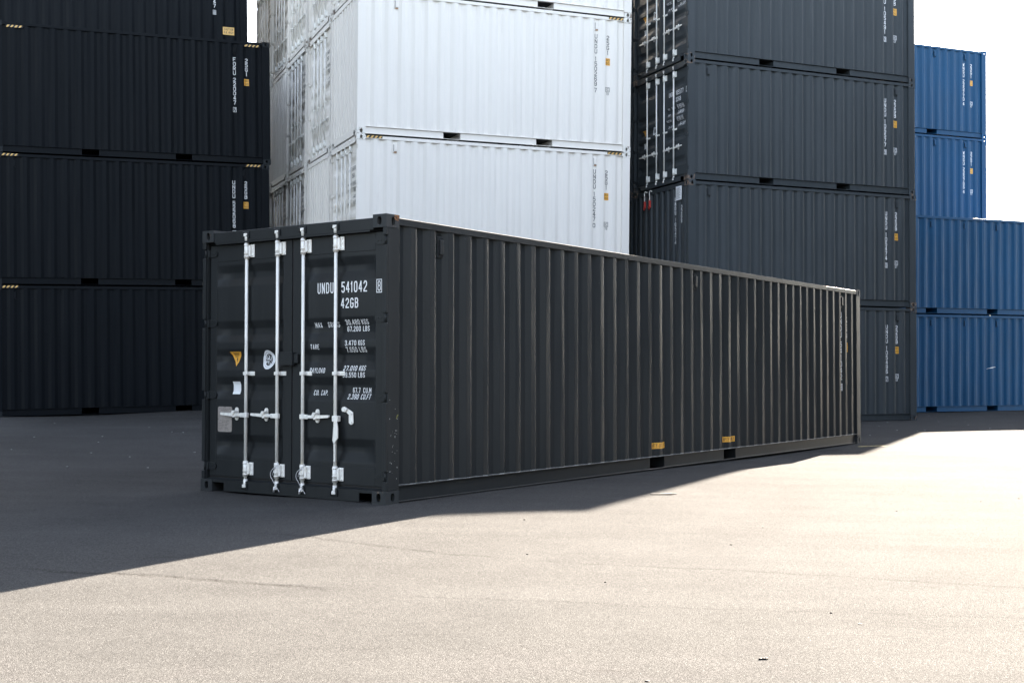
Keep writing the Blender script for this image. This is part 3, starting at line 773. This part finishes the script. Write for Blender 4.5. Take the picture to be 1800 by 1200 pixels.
# ------------------------------------------------------------------ ground
base_pts = []
def add_base(pose, L):
    x, y, z, yaw, tilt, roll = pose
    for u in (0, L):
        for v in (0, Wc):
            base_pts.append((x + math.cos(yaw) * u - math.sin(yaw) * v, y + math.sin(yaw) * u + math.cos(yaw) * v, z + tilt * u + roll * v))
for p_, l_ in ((S_HERO, L40), (S_LEFT, L20), (S_WHITE, L20), (S_DARK, L20), (S_BLUE, L20)): add_base(p_, l_)
base_pts += [(0, 3, -0.05), (-4, 5, -0.045), (4, 5, -0.075), (1, 8, -0.055), (4.2, 11, -0.085), (8, 20, -0.12), (-6, 18, -0.02)]
def plane_z(x, y): return -0.07928 - 0.0074 * max(-25, min(25, x)) + 0.0018 * max(0, min(45, y))
def ground_z(x, y):
    sw = sr = 0.0
    for px, py, pz in base_pts:
        d2 = (x - px) ** 2 + (y - py) ** 2
        w = 1.0 / (d2 + 0.02) ** 1.5 * math.exp(-d2 / 60.0); sw += w; sr += w * (pz - plane_z(px, py))
    return plane_z(x, y) + sr / (sw + 0.004)

def asphalt():
    s = NT('asphalt'); tc = s.n('ShaderNodeTexCoord').outputs['Object']
    big = s.noise(tc, 0.16, 5, 0.6, 0.6); mid = s.noise(tc, 1.3, 4, 0.6)
    ang = s.n('ShaderNodeMapping'); ang.inputs['Rotation'].default_value = (0, 0, math.radians(-14)); ang.inputs['Scale'].default_value = (0.22, 1.9, 1); s.l(tc, ang.inputs['Vector'])
    drag = s.noise(ang.outputs[0], 1.0, 5, 0.62)
    vo = s.n('ShaderNodeTexVoronoi'); vo.inputs['Scale'].default_value = 215; s.l(tc, vo.inputs['Vector'])
    bw = s.n('ShaderNodeRGBToBW'); s.l(vo.outputs['Color'], bw.inputs[0])
    v2 = s.n('ShaderNodeTexVoronoi'); v2.inputs['Scale'].default_value = 140; s.l(tc, v2.inputs['Vector'])
    bw2 = s.n('ShaderNodeRGBToBW'); s.l(v2.outputs['Color'], bw2.inputs[0])
    grain = s.ramp(bw.outputs[0], [(0.2, 0.62), (0.45, 0.92), (0.65, 1.08), (0.85, 1.55)])
    stone = s.math('MULTIPLY', s.ramp(bw2.outputs[0], [(0.80, 0.0), (0.84, 1.0)]), s.ramp(v2.outputs['Distance'], [(0.25, 1.0), (0.5, 0.0)]))
    tone = s.math('ADD', s.math('ADD', s.math('MULTIPLY', big, 0.5), s.math('MULTIPLY', mid, 0.22)), s.math('MULTIPLY', drag, 0.28))
    base = s.ramp(tone, [(0.34, (0.0355, 0.0350, 0.0345)), (0.5, (0.0462, 0.0456, 0.0450)), (0.66, (0.0575, 0.0568, 0.0560))])
    c = s.mix(1.0, base, grain, 'MULTIPLY')
    c = s.mix(s.math('MULTIPLY', stone, 0.55), c, (0.15, 0.148, 0.145))
    # dark and pale scuffs
    sc = s.noise(ang.outputs[0], 3.1, 5, 0.7); c = s.mix(s.ramp(sc, [(0.66, 0.0), (0.74, 0.35)]), c, (0.075, 0.073, 0.070))
    c = s.mix(s.ramp(sc, [(0.28, 0.45), (0.36, 0.0)]), c, (0.024, 0.023, 0.022))
    sp_ = s.n('ShaderNodeSeparateXYZ'); s.l(tc, sp_.inputs[0]); X, Y = sp_.outputs[0], sp_.outputs[1]
    wob = s.math('MULTIPLY', s.math('SUBTRACT', s.noise(tc, 0.8, 4, 0.65), 0.5), 0.35)
    seam = None
    for (x0, y0, x1, y1, wd, st) in ((-3.2, 7.86, -1.0, 7.18, 0.055, 0.9), (-2.0, 9.3, 0.1, 8.28, 0.045, 0.6), (0.1, 8.28, 3.6, 7.3, 0.040, 0.5), (-0.8, 6.98, 2.9, 6.52, 0.03, 0.35), (0.6, 10.2, 4.2, 9.5, 0.04, 0.3), (-6, 17.5, 9, 21.5, 0.02, 0.3), (-9, 13, -2, 14.2, 0.02, 0.35)):
        L_ = math.hypot(x1 - x0, y1 - y0); dx, dy = (x1 - x0) / L_, (y1 - y0) / L_
        d = s.math('ADD', s.math('ADD', s.math('MULTIPLY', X, -dy), s.math('MULTIPLY', Y, dx)), x0 * dy - y0 * dx)
        d = s.math('ABSOLUTE', s.math('ADD', d, wob))
        t = s.math('ADD', s.math('ADD', s.math('MULTIPLY', X, dx), s.math('MULTIPLY', Y, dy)), -(x0 * dx + y0 * dy))
        inside = s.math('MULTIPLY', s.math('MULTIPLY', t, 3.0, clamp=True), s.math('MULTIPLY', s.math('SUBTRACT', L_, t), 3.0, clamp=True))
        line = s.math('SUBTRACT', 1.0, s.math('DIVIDE', d, wd), clamp=True)
        line = s.math('MULTIPLY', s.math('MULTIPLY', line, inside), st * 0.75)
        seam = line if seam is None else s.math('MAXIMUM', seam, line)
    brk = s.ramp(s.noise(tc, 7, 4, 0.7), [(0.35, 0.35), (0.55, 1.0)])
    seam = s.math('MULTIPLY', s.math('MULTIPLY', seam, brk), s.ramp(bw2.outputs[0], [(0.35, 1.0), (0.7, 0.25)]))
    c = s.mix(seam, c, (0.007, 0.006, 0.005))
    s.l(c, s.b.inputs['Base Color'])
    s.b.inputs['Specular IOR Level'].default_value = 0.005; s.b.inputs['Roughness'].default_value = 0.85
    h = s.math('ADD', s.math('ADD', s.math('MULTIPLY', vo.outputs['Distance'], -0.9), s.math('MULTIPLY', mid, 3.0)), s.math('MULTIPLY', seam, -2.0))
    s.bump(h, 0.55, 0.006)
    return s.m

def make_ground():
    xs = [-1500, -600, -200, -80, -40, -25] + [-18 + 0.5 * i for i in range(81)] + [30, 45, 80, 200, 600, 1500]
    ys = [-600, -200, -60, -20, -8] + [-2 + 0.5 * i for i in range(85)] + [46, 60, 90, 200, 600, 2500]
    bm = bmesh.new(); G = [[bm.verts.new((x, y, ground_z(x, y))) for y in ys] for x in xs]
    for i in range(len(xs) - 1):
        for j in range(len(ys) - 1):
            bm.faces.new((G[i][j], G[i + 1][j], G[i + 1][j + 1], G[i][j + 1])).smooth = True
    g = bpy.data.objects.new('ground', to_mesh('ground', bm, [asphalt()])); COL.objects.link(g); g['kind'] = 'structure'
make_ground()

# ------------------------------------------------------------------ the long charcoal container in front
hero, hside, hdoors = container(S_HERO, L40, H8, 'charcoal', 'long charcoal container on the asphalt in front, marked UNDU 541042 8, doors facing left',
    'shipping containers in the yard', 'UNDU 541042', '8', '42GB', end='door', detail=2, vents=(0.807, 6.10, 11.385), textc=(L40 - 0.807, L40 - 0.56))
def hero_extras():
    # lock box over the door seam
    bm = bmesh.new()
    box(bm, (0.000, 1.175, 1.240), (0.0540, 1.345, 1.368), 0.006, 3); box(bm, (0.022, 1.120, 1.262), (0.0535, 1.1745, 1.350), 0.005, 2)
    cyl(bm, (0.02, 1.20, 1.232), (0.02, 1.20, 1.2405), 0.02, 10)
    part('lock_box', to_mesh('lock_box', bm, [M['charcoal']]), hdoors[1])
    # loose bracket on the right door and the dropped lever on the nearest bar
    bm = bmesh.new(); s = 0.052
    prism(bm, [(0.442 + s, 0.842), (0.470 + s, 0.812), (0.508 + s, 0.832), (0.502 + s, 0.856), (0.478 + s, 0.862)], 0, 0.030, 0.044)
    prism(bm, [(0.500 + s, 0.832), (0.480 + s, 0.860), (0.385 + s, 0.812), (0.378 + s, 0.716), (0.396 + s, 0.700), (0.418 + s, 0.700), (0.434 + s, 0.716), (0.434 + s, 0.790)], 0, 0.0455, 0.0535)
    cyl(bm, (0.026, 0.485 + s, 0.838), (0.0455, 0.485 + s, 0.838), 0.022, 14)
    for w in (0.800, 0.722): cyl(bm, (0.036, 0.404 + s, w), (0.0465, 0.404 + s, w), 0.011, 10)
    part('handle_catch', to_mesh('handle_catch', bm, [M['galv']]), hdoors[0])
    bar = HERO_BARS[3]; v = BARS[3]; bm = bmesh.new()
    box(bm, (-0.002, v - 0.050, 0.724), (0.044, v + 0.020, 0.778), 0.006, 2)
    prism(bm, [(v - 0.014, 0.74), (v - 0.046, 0.73), (v - 0.058, 0.66), (v - 0.058, 0.575), (v - 0.010, 0.520), (v + 0.004, 0.555), (v - 0.004, 0.66)], 0, -0.006, 0.004)
    prism(bm, [(v - 0.006, 0.56), (v - 0.020, 0.55), (v - 0.022, 0.36), (v - 0.004, 0.36)], 0, 0.002, 0.010)
    part('handle', to_mesh('handle', bm, [M['galv']]), bar, label='locking lever hanging straight down along its bar')
    # thin cable seals round two bars
    for idx in (1, 2):
        bar = HERO_BARS[idx]; v = BARS[idx]; bm = bmesh.new(); pts = []
        for i in range(17):
            t = i / 16; an = math.pi * 1.15 * t
            pts.append((-0.008, v - 0.035 + 0.085 * math.sin(an) * (1 if t < .6 else .9), 0.290 - 0.235 * t + 0.02 * math.sin(an)))
        tube(bm, pts, 0.003, 6); tube(bm, [(-0.006, v - 0.04, 0.285), (0.0, v + 0.01, 0.25), (-0.006, v + 0.025, 0.20)], 0.003, 6)
        cyl(bm, (-0.010, v + 0.004, 0.040), (-0.010, v - 0.006, 0.085), 0.010, 8)
        part('seal_cable', to_mesh('seal_cable', bm, [M['wire']]), bar)
    # rust on the near top casting
    bm = bmesh.new(); rr = random.Random(2)
    for i in range(34):
        u, w = 0.112 + rr.uniform(0, 0.058), 2.591 - abs(rr.gauss(0.014, 0.018)); r_ = rr.uniform(0.004, 0.011)
        w = min(w, 2.583); n = 7; ph = rr.uniform(0, 6)
        vv = [bm.verts.new((u + r_ * rr.uniform(.5, 1.2) * math.cos(ph + 6.283 * j / n), -0.0012 - 0.0002 * (i % 4), w + r_ * rr.uniform(.5, 1.2) * math.sin(ph + 6.283 * j / n))) for j in range(n)]
        bm.faces.new(vv)
    part('rust_patch', to_mesh('rust_patch', bm, [M['rust']]), hero)
    # pale sealant bead, broken here and there, along the foot of the side sheet
    pts = rounded(side_profile(L40)); bm = bmesh.new(); rr = random.Random(11); on = 1
    for i, (a, b) in enumerate(zip(pts, pts[1:])):
        h_ = rr.uniform(0.003, 0.008) if (a[1] + b[1]) / 2 < 0.02 else 0.003
        V = [bm.verts.new((q[0], q[1] - 0.0016, w)) for q, w in ((a, 0.1606), (b, 0.1606), (b, 0.1606 + h_), (a, 0.1606 + h_))]; bm.faces.new(V)
    part('sealant_bead', to_mesh('sealant_bead', bm, [M['seal']]), hside)
    def blot(u, w, r_, m):
        bm = bmesh.new()
        n = 7; ph = rr.uniform(0, 6); el = rr.uniform(1.0, 3.0)
        V = [bm.verts.new((u + r_ * rr.uniform(.4, 1.2) * math.cos(ph + 6.283 * j / n), 0.0026 - 0.0001 * m, w + el * r_ * rr.uniform(.4, 1.2) * math.sin(ph + 6.283 * j / n))) for j in range(n)]
        bm.faces.new(V); part('scrape', to_mesh('scrape', bm, [M['moss' if m else 'scuff']]), hero)
    for i in range(26): blot(rr.choice((rr.uniform(.05, .10), rr.uniform(.12, .165))), rr.triangular(.15, 1.0, .4), rr.uniform(.0015, .0045), 0)
    for i in range(4): blot(rr.uniform(.145, .168), rr.uniform(.76, .80), rr.uniform(.004, .009), 1)
    # fork-lift notices above the pockets
    for (u0, u1, w0, w1) in ((4.930, 5.270, 0.252, 0.325), (6.910, 7.270, 0.246, 0.318)):
        k = Ink(); k.rect(u0, w0, u1, w1, 0)
        k.text('EMPTY LIFT ONLY', u0 + 0.012, u1 - 0.012, w0 + 0.012, w1 - 0.012, 0.02, 1)
        for f in k.bm.faces:
            if f.material_index == 1:
                for v in f.verts: v.co.z = 0.0012 + (v.co.z % 0.001)
        part('sticker', side_wrap(k, L40, 'sticker', [M['yellow'], M['blackdecal']]), hside, label='small yellow forklift notice above a pocket')
hero_extras()

# ------------------------------------------------------------------ left stack (blue-black, high cubes)
GN = 'shipping containers in the yard'
LEV_ = ['on the ground', 'second from the ground', 'third from the ground', 'fourth from the ground', 'fifth from the ground', 'topmost']
ST = {'u': ((0.19, 0.53), (L20 - 0.55, L20 - 0.20)), 'drop': 0.022}
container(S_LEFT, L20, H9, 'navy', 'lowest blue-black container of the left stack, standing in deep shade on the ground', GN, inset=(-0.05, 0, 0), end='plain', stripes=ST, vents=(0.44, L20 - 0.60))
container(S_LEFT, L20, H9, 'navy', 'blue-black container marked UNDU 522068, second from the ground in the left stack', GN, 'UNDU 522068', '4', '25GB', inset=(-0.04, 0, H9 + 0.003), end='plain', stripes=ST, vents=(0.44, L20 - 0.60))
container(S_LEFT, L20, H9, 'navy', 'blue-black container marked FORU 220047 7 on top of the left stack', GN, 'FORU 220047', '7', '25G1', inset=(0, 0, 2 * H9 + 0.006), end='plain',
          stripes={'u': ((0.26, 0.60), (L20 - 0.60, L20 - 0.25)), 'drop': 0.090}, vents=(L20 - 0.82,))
for row in (2, 3, 4):  # unseen rear rows, added to keep sky light out of the aisle
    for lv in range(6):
        container(S_LEFT, L20, H9, 'navy', 'unseen blue-black container %s, added %s row behind the left stack' % (LEV_[lv], ['second', 'third', 'last'][row - 2]), GN, end='plain', inset=(-0.1, 2.53 * row, lv * (H9 + 0.003) - 0.05))
for lv in range(6):  # two highest levels are out of view, added to block sky
    lb = ['ground-level', 'second-level', 'third-level', 'blue-black', 'added unseen fifth-level', 'added unseen topmost sixth-level'][lv]
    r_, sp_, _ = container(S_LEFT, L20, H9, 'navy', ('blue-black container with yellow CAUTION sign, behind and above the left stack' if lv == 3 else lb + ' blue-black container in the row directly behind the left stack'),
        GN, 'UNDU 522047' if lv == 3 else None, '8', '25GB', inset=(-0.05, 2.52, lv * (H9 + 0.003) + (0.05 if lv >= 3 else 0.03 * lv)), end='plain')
    if lv == 3:
        k = Ink(); u0, u1, w0, w1 = L20 - 0.63, L20 - 0.345, 0.70, 0.895
        k.rect(u0, w0, u1, w1, 0); k.text('CAUTION', u0 + 0.03, u1 - 0.03, w1 - 0.085, w1 - 0.022, 0.02, 1); k.text('9.6 HIGH', u0 + 0.03, u1 - 0.03, w0 + 0.030, w0 + 0.090, 0.02, 1)
        for f in k.bm.faces:
            if f.material_index == 1:
                for v in f.verts: v.co.z = 0.0012 + (v.co.z % 0.001)
        part('sign', side_wrap(k, L20, 'sign', [M['hazard'], M['blackdecal']], flat=VO - 0.001), sp_, label='yellow CAUTION sign')

# a row of long containers added unseen on the left to block sky, side on to the view (it shades this corner)
for lv in range(6):
    container((-9.0, 9.5, 0.0, math.radians(90 + 12), 0, 0), L40, H9, 'navy', 'long blue-black container %s, unseen stack added on the left for shade' % LEV_[lv], GN, end='plain', inset=(0, 0.0, lv * (H9 + 0.003)))

# ------------------------------------------------------------------ white block: five rows deep, four high
PITCH = 2.56
wn_ = {(0, 1): ('UNDU 150247', '0'), (0, 2): ('UNDU 150269', '7'), (0, 3): ('UNDU 150233', '1')}
ends = {(0, 0): 'door', (0, 1): 'door', (0, 2): 'plain', (0, 3): 'door', (1, 0): 'door', (1, 1): 'plain', (1, 2): 'door', (1, 3): 'door',
        (2, 0): 'door', (2, 1): 'door', (2, 2): 'door', (2, 3): 'door', (3, 0): 'door', (3, 1): 'door', (3, 2): 'plain', (3, 3): 'door', (4, 0): 'door', (4, 1): 'door', (4, 2): 'door', (4, 3): 'door'}
ORD = ['front', 'second', 'third', 'fourth', 'rearmost']; LEV = ['on the ground', 'second from the ground', 'third from the ground', 'topmost']
for c_ in range(5):
    for lv in range(4):
        nm = wn_.get((c_, lv)); e = ends[(c_, lv)]
        if c_ == 0: lb = 'white container in the front white row, %s' % LEV[lv] + (', marked ' + nm[0] + ' ' + nm[1] if nm and lv < 3 else '')
        else: lb = 'white container %s in the %s white row, %s facing left' % (LEV[lv], ORD[c_], 'doors' if e == 'door' else 'ribbed end')
        container(S_WHITE, L20, H9, 'white', lb, GN, nm[0] if nm else ('UNDU 150%d' % (210 + c_ * 7 + lv)), nm[1] if nm else '3', '25G1', uic='70', boxed=False, end=e, ink='letterk', side_text=c_ == 0,
                  inset=((0, 0.012, -0.02, 0.015, 0.0)[c_], PITCH * c_, lv * (H9 + 0.002)),
                  stripes={'u': ((0.19, 0.53), (L20 - 0.55, L20 - 0.20)), 'drop': 0.022} if c_ == 0 else None,
                  vents=((0.80, L20 - 0.83) if c_ == 0 else ()))

# ------------------------------------------------------------------ slate stack on the right and the taller row behind it
dn = [('UNDU 105496', '7', 'plain'), ('UNDU 105474', '0', 'plain'), ('UNDU 105577', '3', 'door'), ('UNDU 105491', '0', 'door')]
for lv, (nm, ck, e) in enumerate(dn):
    r_, sp_, d_ = container(S_DARK, L20, H8, 'slate', 'slate grey container marked %s %s, %s, front right-hand stack' % (nm, ck, ['on the ground', 'second from the ground', 'third from the ground', 'highest visible'][lv]),
        GN, nm, ck, '22GB', uic='67', end=e, inset=((0.03, 0.02, 0, 0)[lv], 0, lv * (H8 + 0.002)), vents=(0.52, L20 - 0.53))
    if lv == 1:
        k = Ink(); stack_text(k, list('UNDU 105474'), -0.63, 2.28, 0.05, 0.085, 0.098); stack_text(k, list('22GB'), -0.375, 2.09, 0.05, 0.085, 0.098)
        part('lettering', end_wrap(k, 'lettering', [M['letter']]), r_)
        bm = bmesh.new(); box(bm, (0.004, 0.30, 2.20), (0.0105, 0.54, 2.50), 0.001, 1)
        pl = part('notice', to_mesh('notice', bm, [M['whitedecal']]), r_, label='white notice board with grey print')
        k = Ink(); rr = random.Random(9)
        for i in range(14):
            k.rect(-0.52, 2.455 - 0.0175 * i, -0.52 + rr.uniform(0.12, 0.20), 2.461 - 0.0175 * i)
        part('print', k.wrap(0, [], lambda a, b, z: (0.0028, -a, b), 'print', [M['ptext']]), pl)
        for hv in (1.87, 1.64):
            bm = bmesh.new(); w = 2.54
            tube(bm, [(-0.01, hv - 0.05, w), (-0.02, hv - 0.01, w + 0.02), (-0.025, hv + 0.02, w - 0.02), (-0.02, hv + 0.015, w - 0.13), (-0.02, hv + 0.02, w - 0.20)], 0.011, 8)
            tube(bm, [(0.012, hv - 0.05, w + 0.0), (-0.012, hv - 0.05, w)], 0.011, 8)
            box(bm, (-0.045, hv - 0.02, w - 0.36), (0.0, hv + 0.03, w - 0.20), 0.012, 2, 1)
            tube(bm, [(-0.022, hv + 0.0, w - 0.36), (-0.022, hv + 0.05, w - 0.40), (-0.022, hv + 0.07, w - 0.34), (-0.022, hv + 0.03, w - 0.26)], 0.009, 8, 1)
            ob = bpy.data.objects.new('tie_down_hook', to_mesh('tie_down_hook', bm, [M['galv'], M['red']])); COL.objects.link(ob); ob.matrix_world = r_.matrix_world.copy()
            bpy.context.view_layer.update(); ob.matrix_world = r_.matrix_world.copy()
            ob['label'] = 'red hook on a short cable hanging from the grey container end, %s of the two' % ('left' if hv > 1.7 else 'right'); ob['category'] = 'hook'; ob['group'] = 'red hooks on the grey container end'
        # the row below top
for lv in range(6):
    container(S_DARK, L20, H8, 'slate', 'slate grey container %s, taller second row of the right-hand grey block' % ['on the ground', 'second from the ground', 'third from the ground', 'fourth from the ground', 'fifth from the ground', 'topmost'][lv],
        GN, 'UNDU 10%d' % (5508 + lv * 7), '6', '22GB', side_text=False, end='door', inset=(0.0, 2.53, lv * (H8 + 0.002)), detail=1 if lv in (2, 3) else 0)

for row in (2, 3, 4):  # hidden rear rows, added to darken the gap beside the white block
    for lv in range(4):
        container(S_DARK, L20, H8, 'slate', 'slate grey container %s, hidden %s row added to the right-hand grey block' % (LEV[lv], ['third', 'fourth', 'fifth'][row - 2]), GN, end='plain', inset=(0, 2.53 * row, lv * (H8 + 0.002)))
# ------------------------------------------------------------------ blue stacks
for lv in range(2):
    r_, sp_, _ = container(S_BLUE, L20, H8, 'blue', 'blue container with three vents, %s front blue pair' % ['scratched, lower one of the', 'upper one of the'][lv], GN, end='plain',
        inset=(0, 0, lv * (H8 + 0.002)), vents=(2.0, 3.115, 4.215))
    if lv == 0:
        k = Ink(); k.poly([(3.84, 1.135), (4.17, 1.185), (4.17, 1.195), (3.98, 1.178)])
        part('scratch', side_wrap(k, L20, 'scratch', [M['letter']]), sp_, label='pale scratch in the blue paint')
for lv in range(4):
    nm = [None, None, ('WNGU 225766', '4'), ('WNGU 225770', '4')][lv]
    container(S_BLUEB, L20, H8, 'blue', ('blue container marked %s %s in the rear blue stack' % nm) if nm else 'blue container %s in the rear blue stack, hidden behind the front pair' % LEV[lv], GN,
        nm[0] if nm else None, nm[1] if nm else None, '22G1', uic='67', boxed=False, end='plain', inset=(0, 0, lv * (H8 + 0.002)), vents=(4.16, L20 - 0.78))

# unseen blue pair added past the right edge of the view, blocking low sky
for lv in range(2):
    container(S_BLUE, L20, H8, 'blue', 'blue container %s in the unseen pair added right of the front blue pair' % ['on the ground', 'on top'][lv], GN, end='plain', inset=(L20 + 0.08, 0, lv * (H8 + 0.002)))
# unseen stacks added beside and behind the camera to block sky and reflections
SIDE_ = ['nearest', 'second', 'third', 'fourth', 'last']
for i, x0 in enumerate((-27.0, -14.4, -1.8, 10.8)):
    for lv in range(4):
        container((x0, -13.0, -0.05, 0.0, 0, 0), L40, H9, ('navy', 'slate', 'navy', 'charcoal')[i], 'long dark container %s, added %s stack from the left behind the camera' % (LEV[lv], SIDE_[i]), GN, end='plain', inset=(0, -Wc, lv * (H9 + 0.003)))
for i, y0 in enumerate((4.0, 16.6)):
    for lv in range(4):
        container((17.0, y0, -0.2, math.radians(90), 0, 0), L40, H9, 'slate', 'long slate container %s, unseen %s stack added on the right' % (LEV[lv], SIDE_[i]), GN, end='plain', inset=(0, -Wc, lv * (H9 + 0.003)))

# ------------------------------------------------------------------ small things lying about
def lying(name, me, x, y, rz, label, cat, group=None, dz=0.0):
    o = bpy.data.objects.new(name, me); COL.objects.link(o); o.location = (x, y, ground_z(x, y) + dz); o.rotation_euler = (0, 0, rz)
    o['label'] = label; o['category'] = cat
    if group: o['group'] = group
    return o
def pebble_mesh(seed, r, m):
    bm = bmesh.new(); bmesh.ops.create_icosphere(bm, subdivisions=2, radius=r); rr = random.Random(seed)
    sx, sy, sz = rr.uniform(0.9, 1.5), rr.uniform(0.7, 1.1), rr.uniform(0.45, 0.7)
    for v in bm.verts: v.co = Vector((v.co.x * sx, v.co.y * sy, v.co.z * sz)) * rr.uniform(0.85, 1.12)
    return to_mesh('pebble', bm, [m])
M['stone'] = simple('dark_stone', (0.008, 0.007, 0.007), 0.8, var=0.3, scale=60)
M['pale'] = simple('pale_stone', (0.16, 0.16, 0.155), 0.8, var=0.2, scale=60)
M['twig'] = simple('dry_bark', (0.006, 0.0045, 0.004), 0.85, var=0.4, scale=50)
bm = bmesh.new(); tube(bm, [(-0.022, 0, 0.003), (-0.006, 0.003, 0.004), (0.008, 0.001, 0.004), (0.022, 0.004, 0.003)], 0.0042, 7); tube(bm, [(0.004, 0.001, 0.003), (0.014, -0.008, 0.003)], 0.003, 6)
lying('twig', to_mesh('twig', bm, [M['twig']]), 1.14, 5.60, 0.25, 'dark twig lying on the sunlit asphalt nearest the camera', 'twig')
bm = bmesh.new(); box(bm, (-0.12, -0.012, 0.0), (0.10, 0.012, 0.012), 0.004, 2); tube(bm, [(0.09, 0, 0.006), (0.15, 0.02, 0.006)], 0.005, 6)
lying('splinter', to_mesh('splinter', bm, [M['twig']]), 1.49, 12.22, 0.15, 'thin dark splinter of wood just beyond the shadow edge', 'wood splinter')
pm = [pebble_mesh(i, 0.008, M['stone']) for i in range(3)]; pw = [pebble_mesh(i + 5, 0.012, M['pale']) for i in range(3)]
def ray(px, py):
    d = fw * 2168.9 + rt2 * (px - 900) - up2 * (py - 600); t = 0
    for it in range(4):
        P_ = camo.matrix_world.translation + d * t if t else None
        gz = ground_z(P_.x, P_.y) if P_ else -0.06
        t = (gz - 1.3015) / d.z
    P_ = camo.matrix_world.translation + d * t; return P_.x, P_.y
for i, (px, py) in enumerate(((1138, 1197), (927, 974), (1285, 957), (1341, 927), (1461, 1077), (1512, 1097), (1576, 898), (1724, 881), (1729, 855), (1791, 876), (1064, 1023), (1290, 875), (922, 913))):
    x_, y_ = ray(px, py); lying('pebble', pm[i % 3], x_, y_, i * 1.3, 'tiny dark pebble scattered on the sunlit asphalt', 'pebble', 'dark pebbles on the sunlit asphalt', 0.002)
for i, (px, py) in enumerate(((1529, 765), (1577, 756), (1613, 758), (1626, 756), (1633, 731), (1545, 749), (302, 759), (342, 795), (228, 803), (160, 796), (180, 767), (173, 777), (96, 744), (60, 768), (262, 751), (322, 760), (20, 790), (118, 820), (260, 822), (1560, 742), (1650, 741), (1702, 747), (1740, 753), (1668, 731))):
    x_, y_ = ray(px, py); lying('pebble', pw[i % 3], x_, y_, i * 1.7, 'small pale stone lying on the shaded asphalt', 'pebble', 'pale stones on the shaded asphalt', 0.003)
# faded yellow ground mark at the far corner of the long container
bm = bmesh.new(); rr = random.Random(4)
for i in range(16):
    x0, y0 = 5.62 + 0.030 * i, 20.0 + 0.012 * i + rr.uniform(-.06, .06); w_, h_ = rr.uniform(.03, .08), rr.uniform(.015, .05); z0 = ground_z(x0, y0) + 0.004 + 0.0002 * i
    bm.faces.new([bm.verts.new((x0 + dx * w_, y0 + dy * h_, z0)) for dx, dy in ((-1, -.4), (.2, -1), (1, .2), (.1, 1))])
mk_ = bpy.data.objects.new('painted_mark', to_mesh('painted_mark', bm, [simple('faded_yellow', (0.30, 0.24, 0.09), 0.8, var=0.4)])); COL.objects.link(mk_); mk_['kind'] = 'structure'
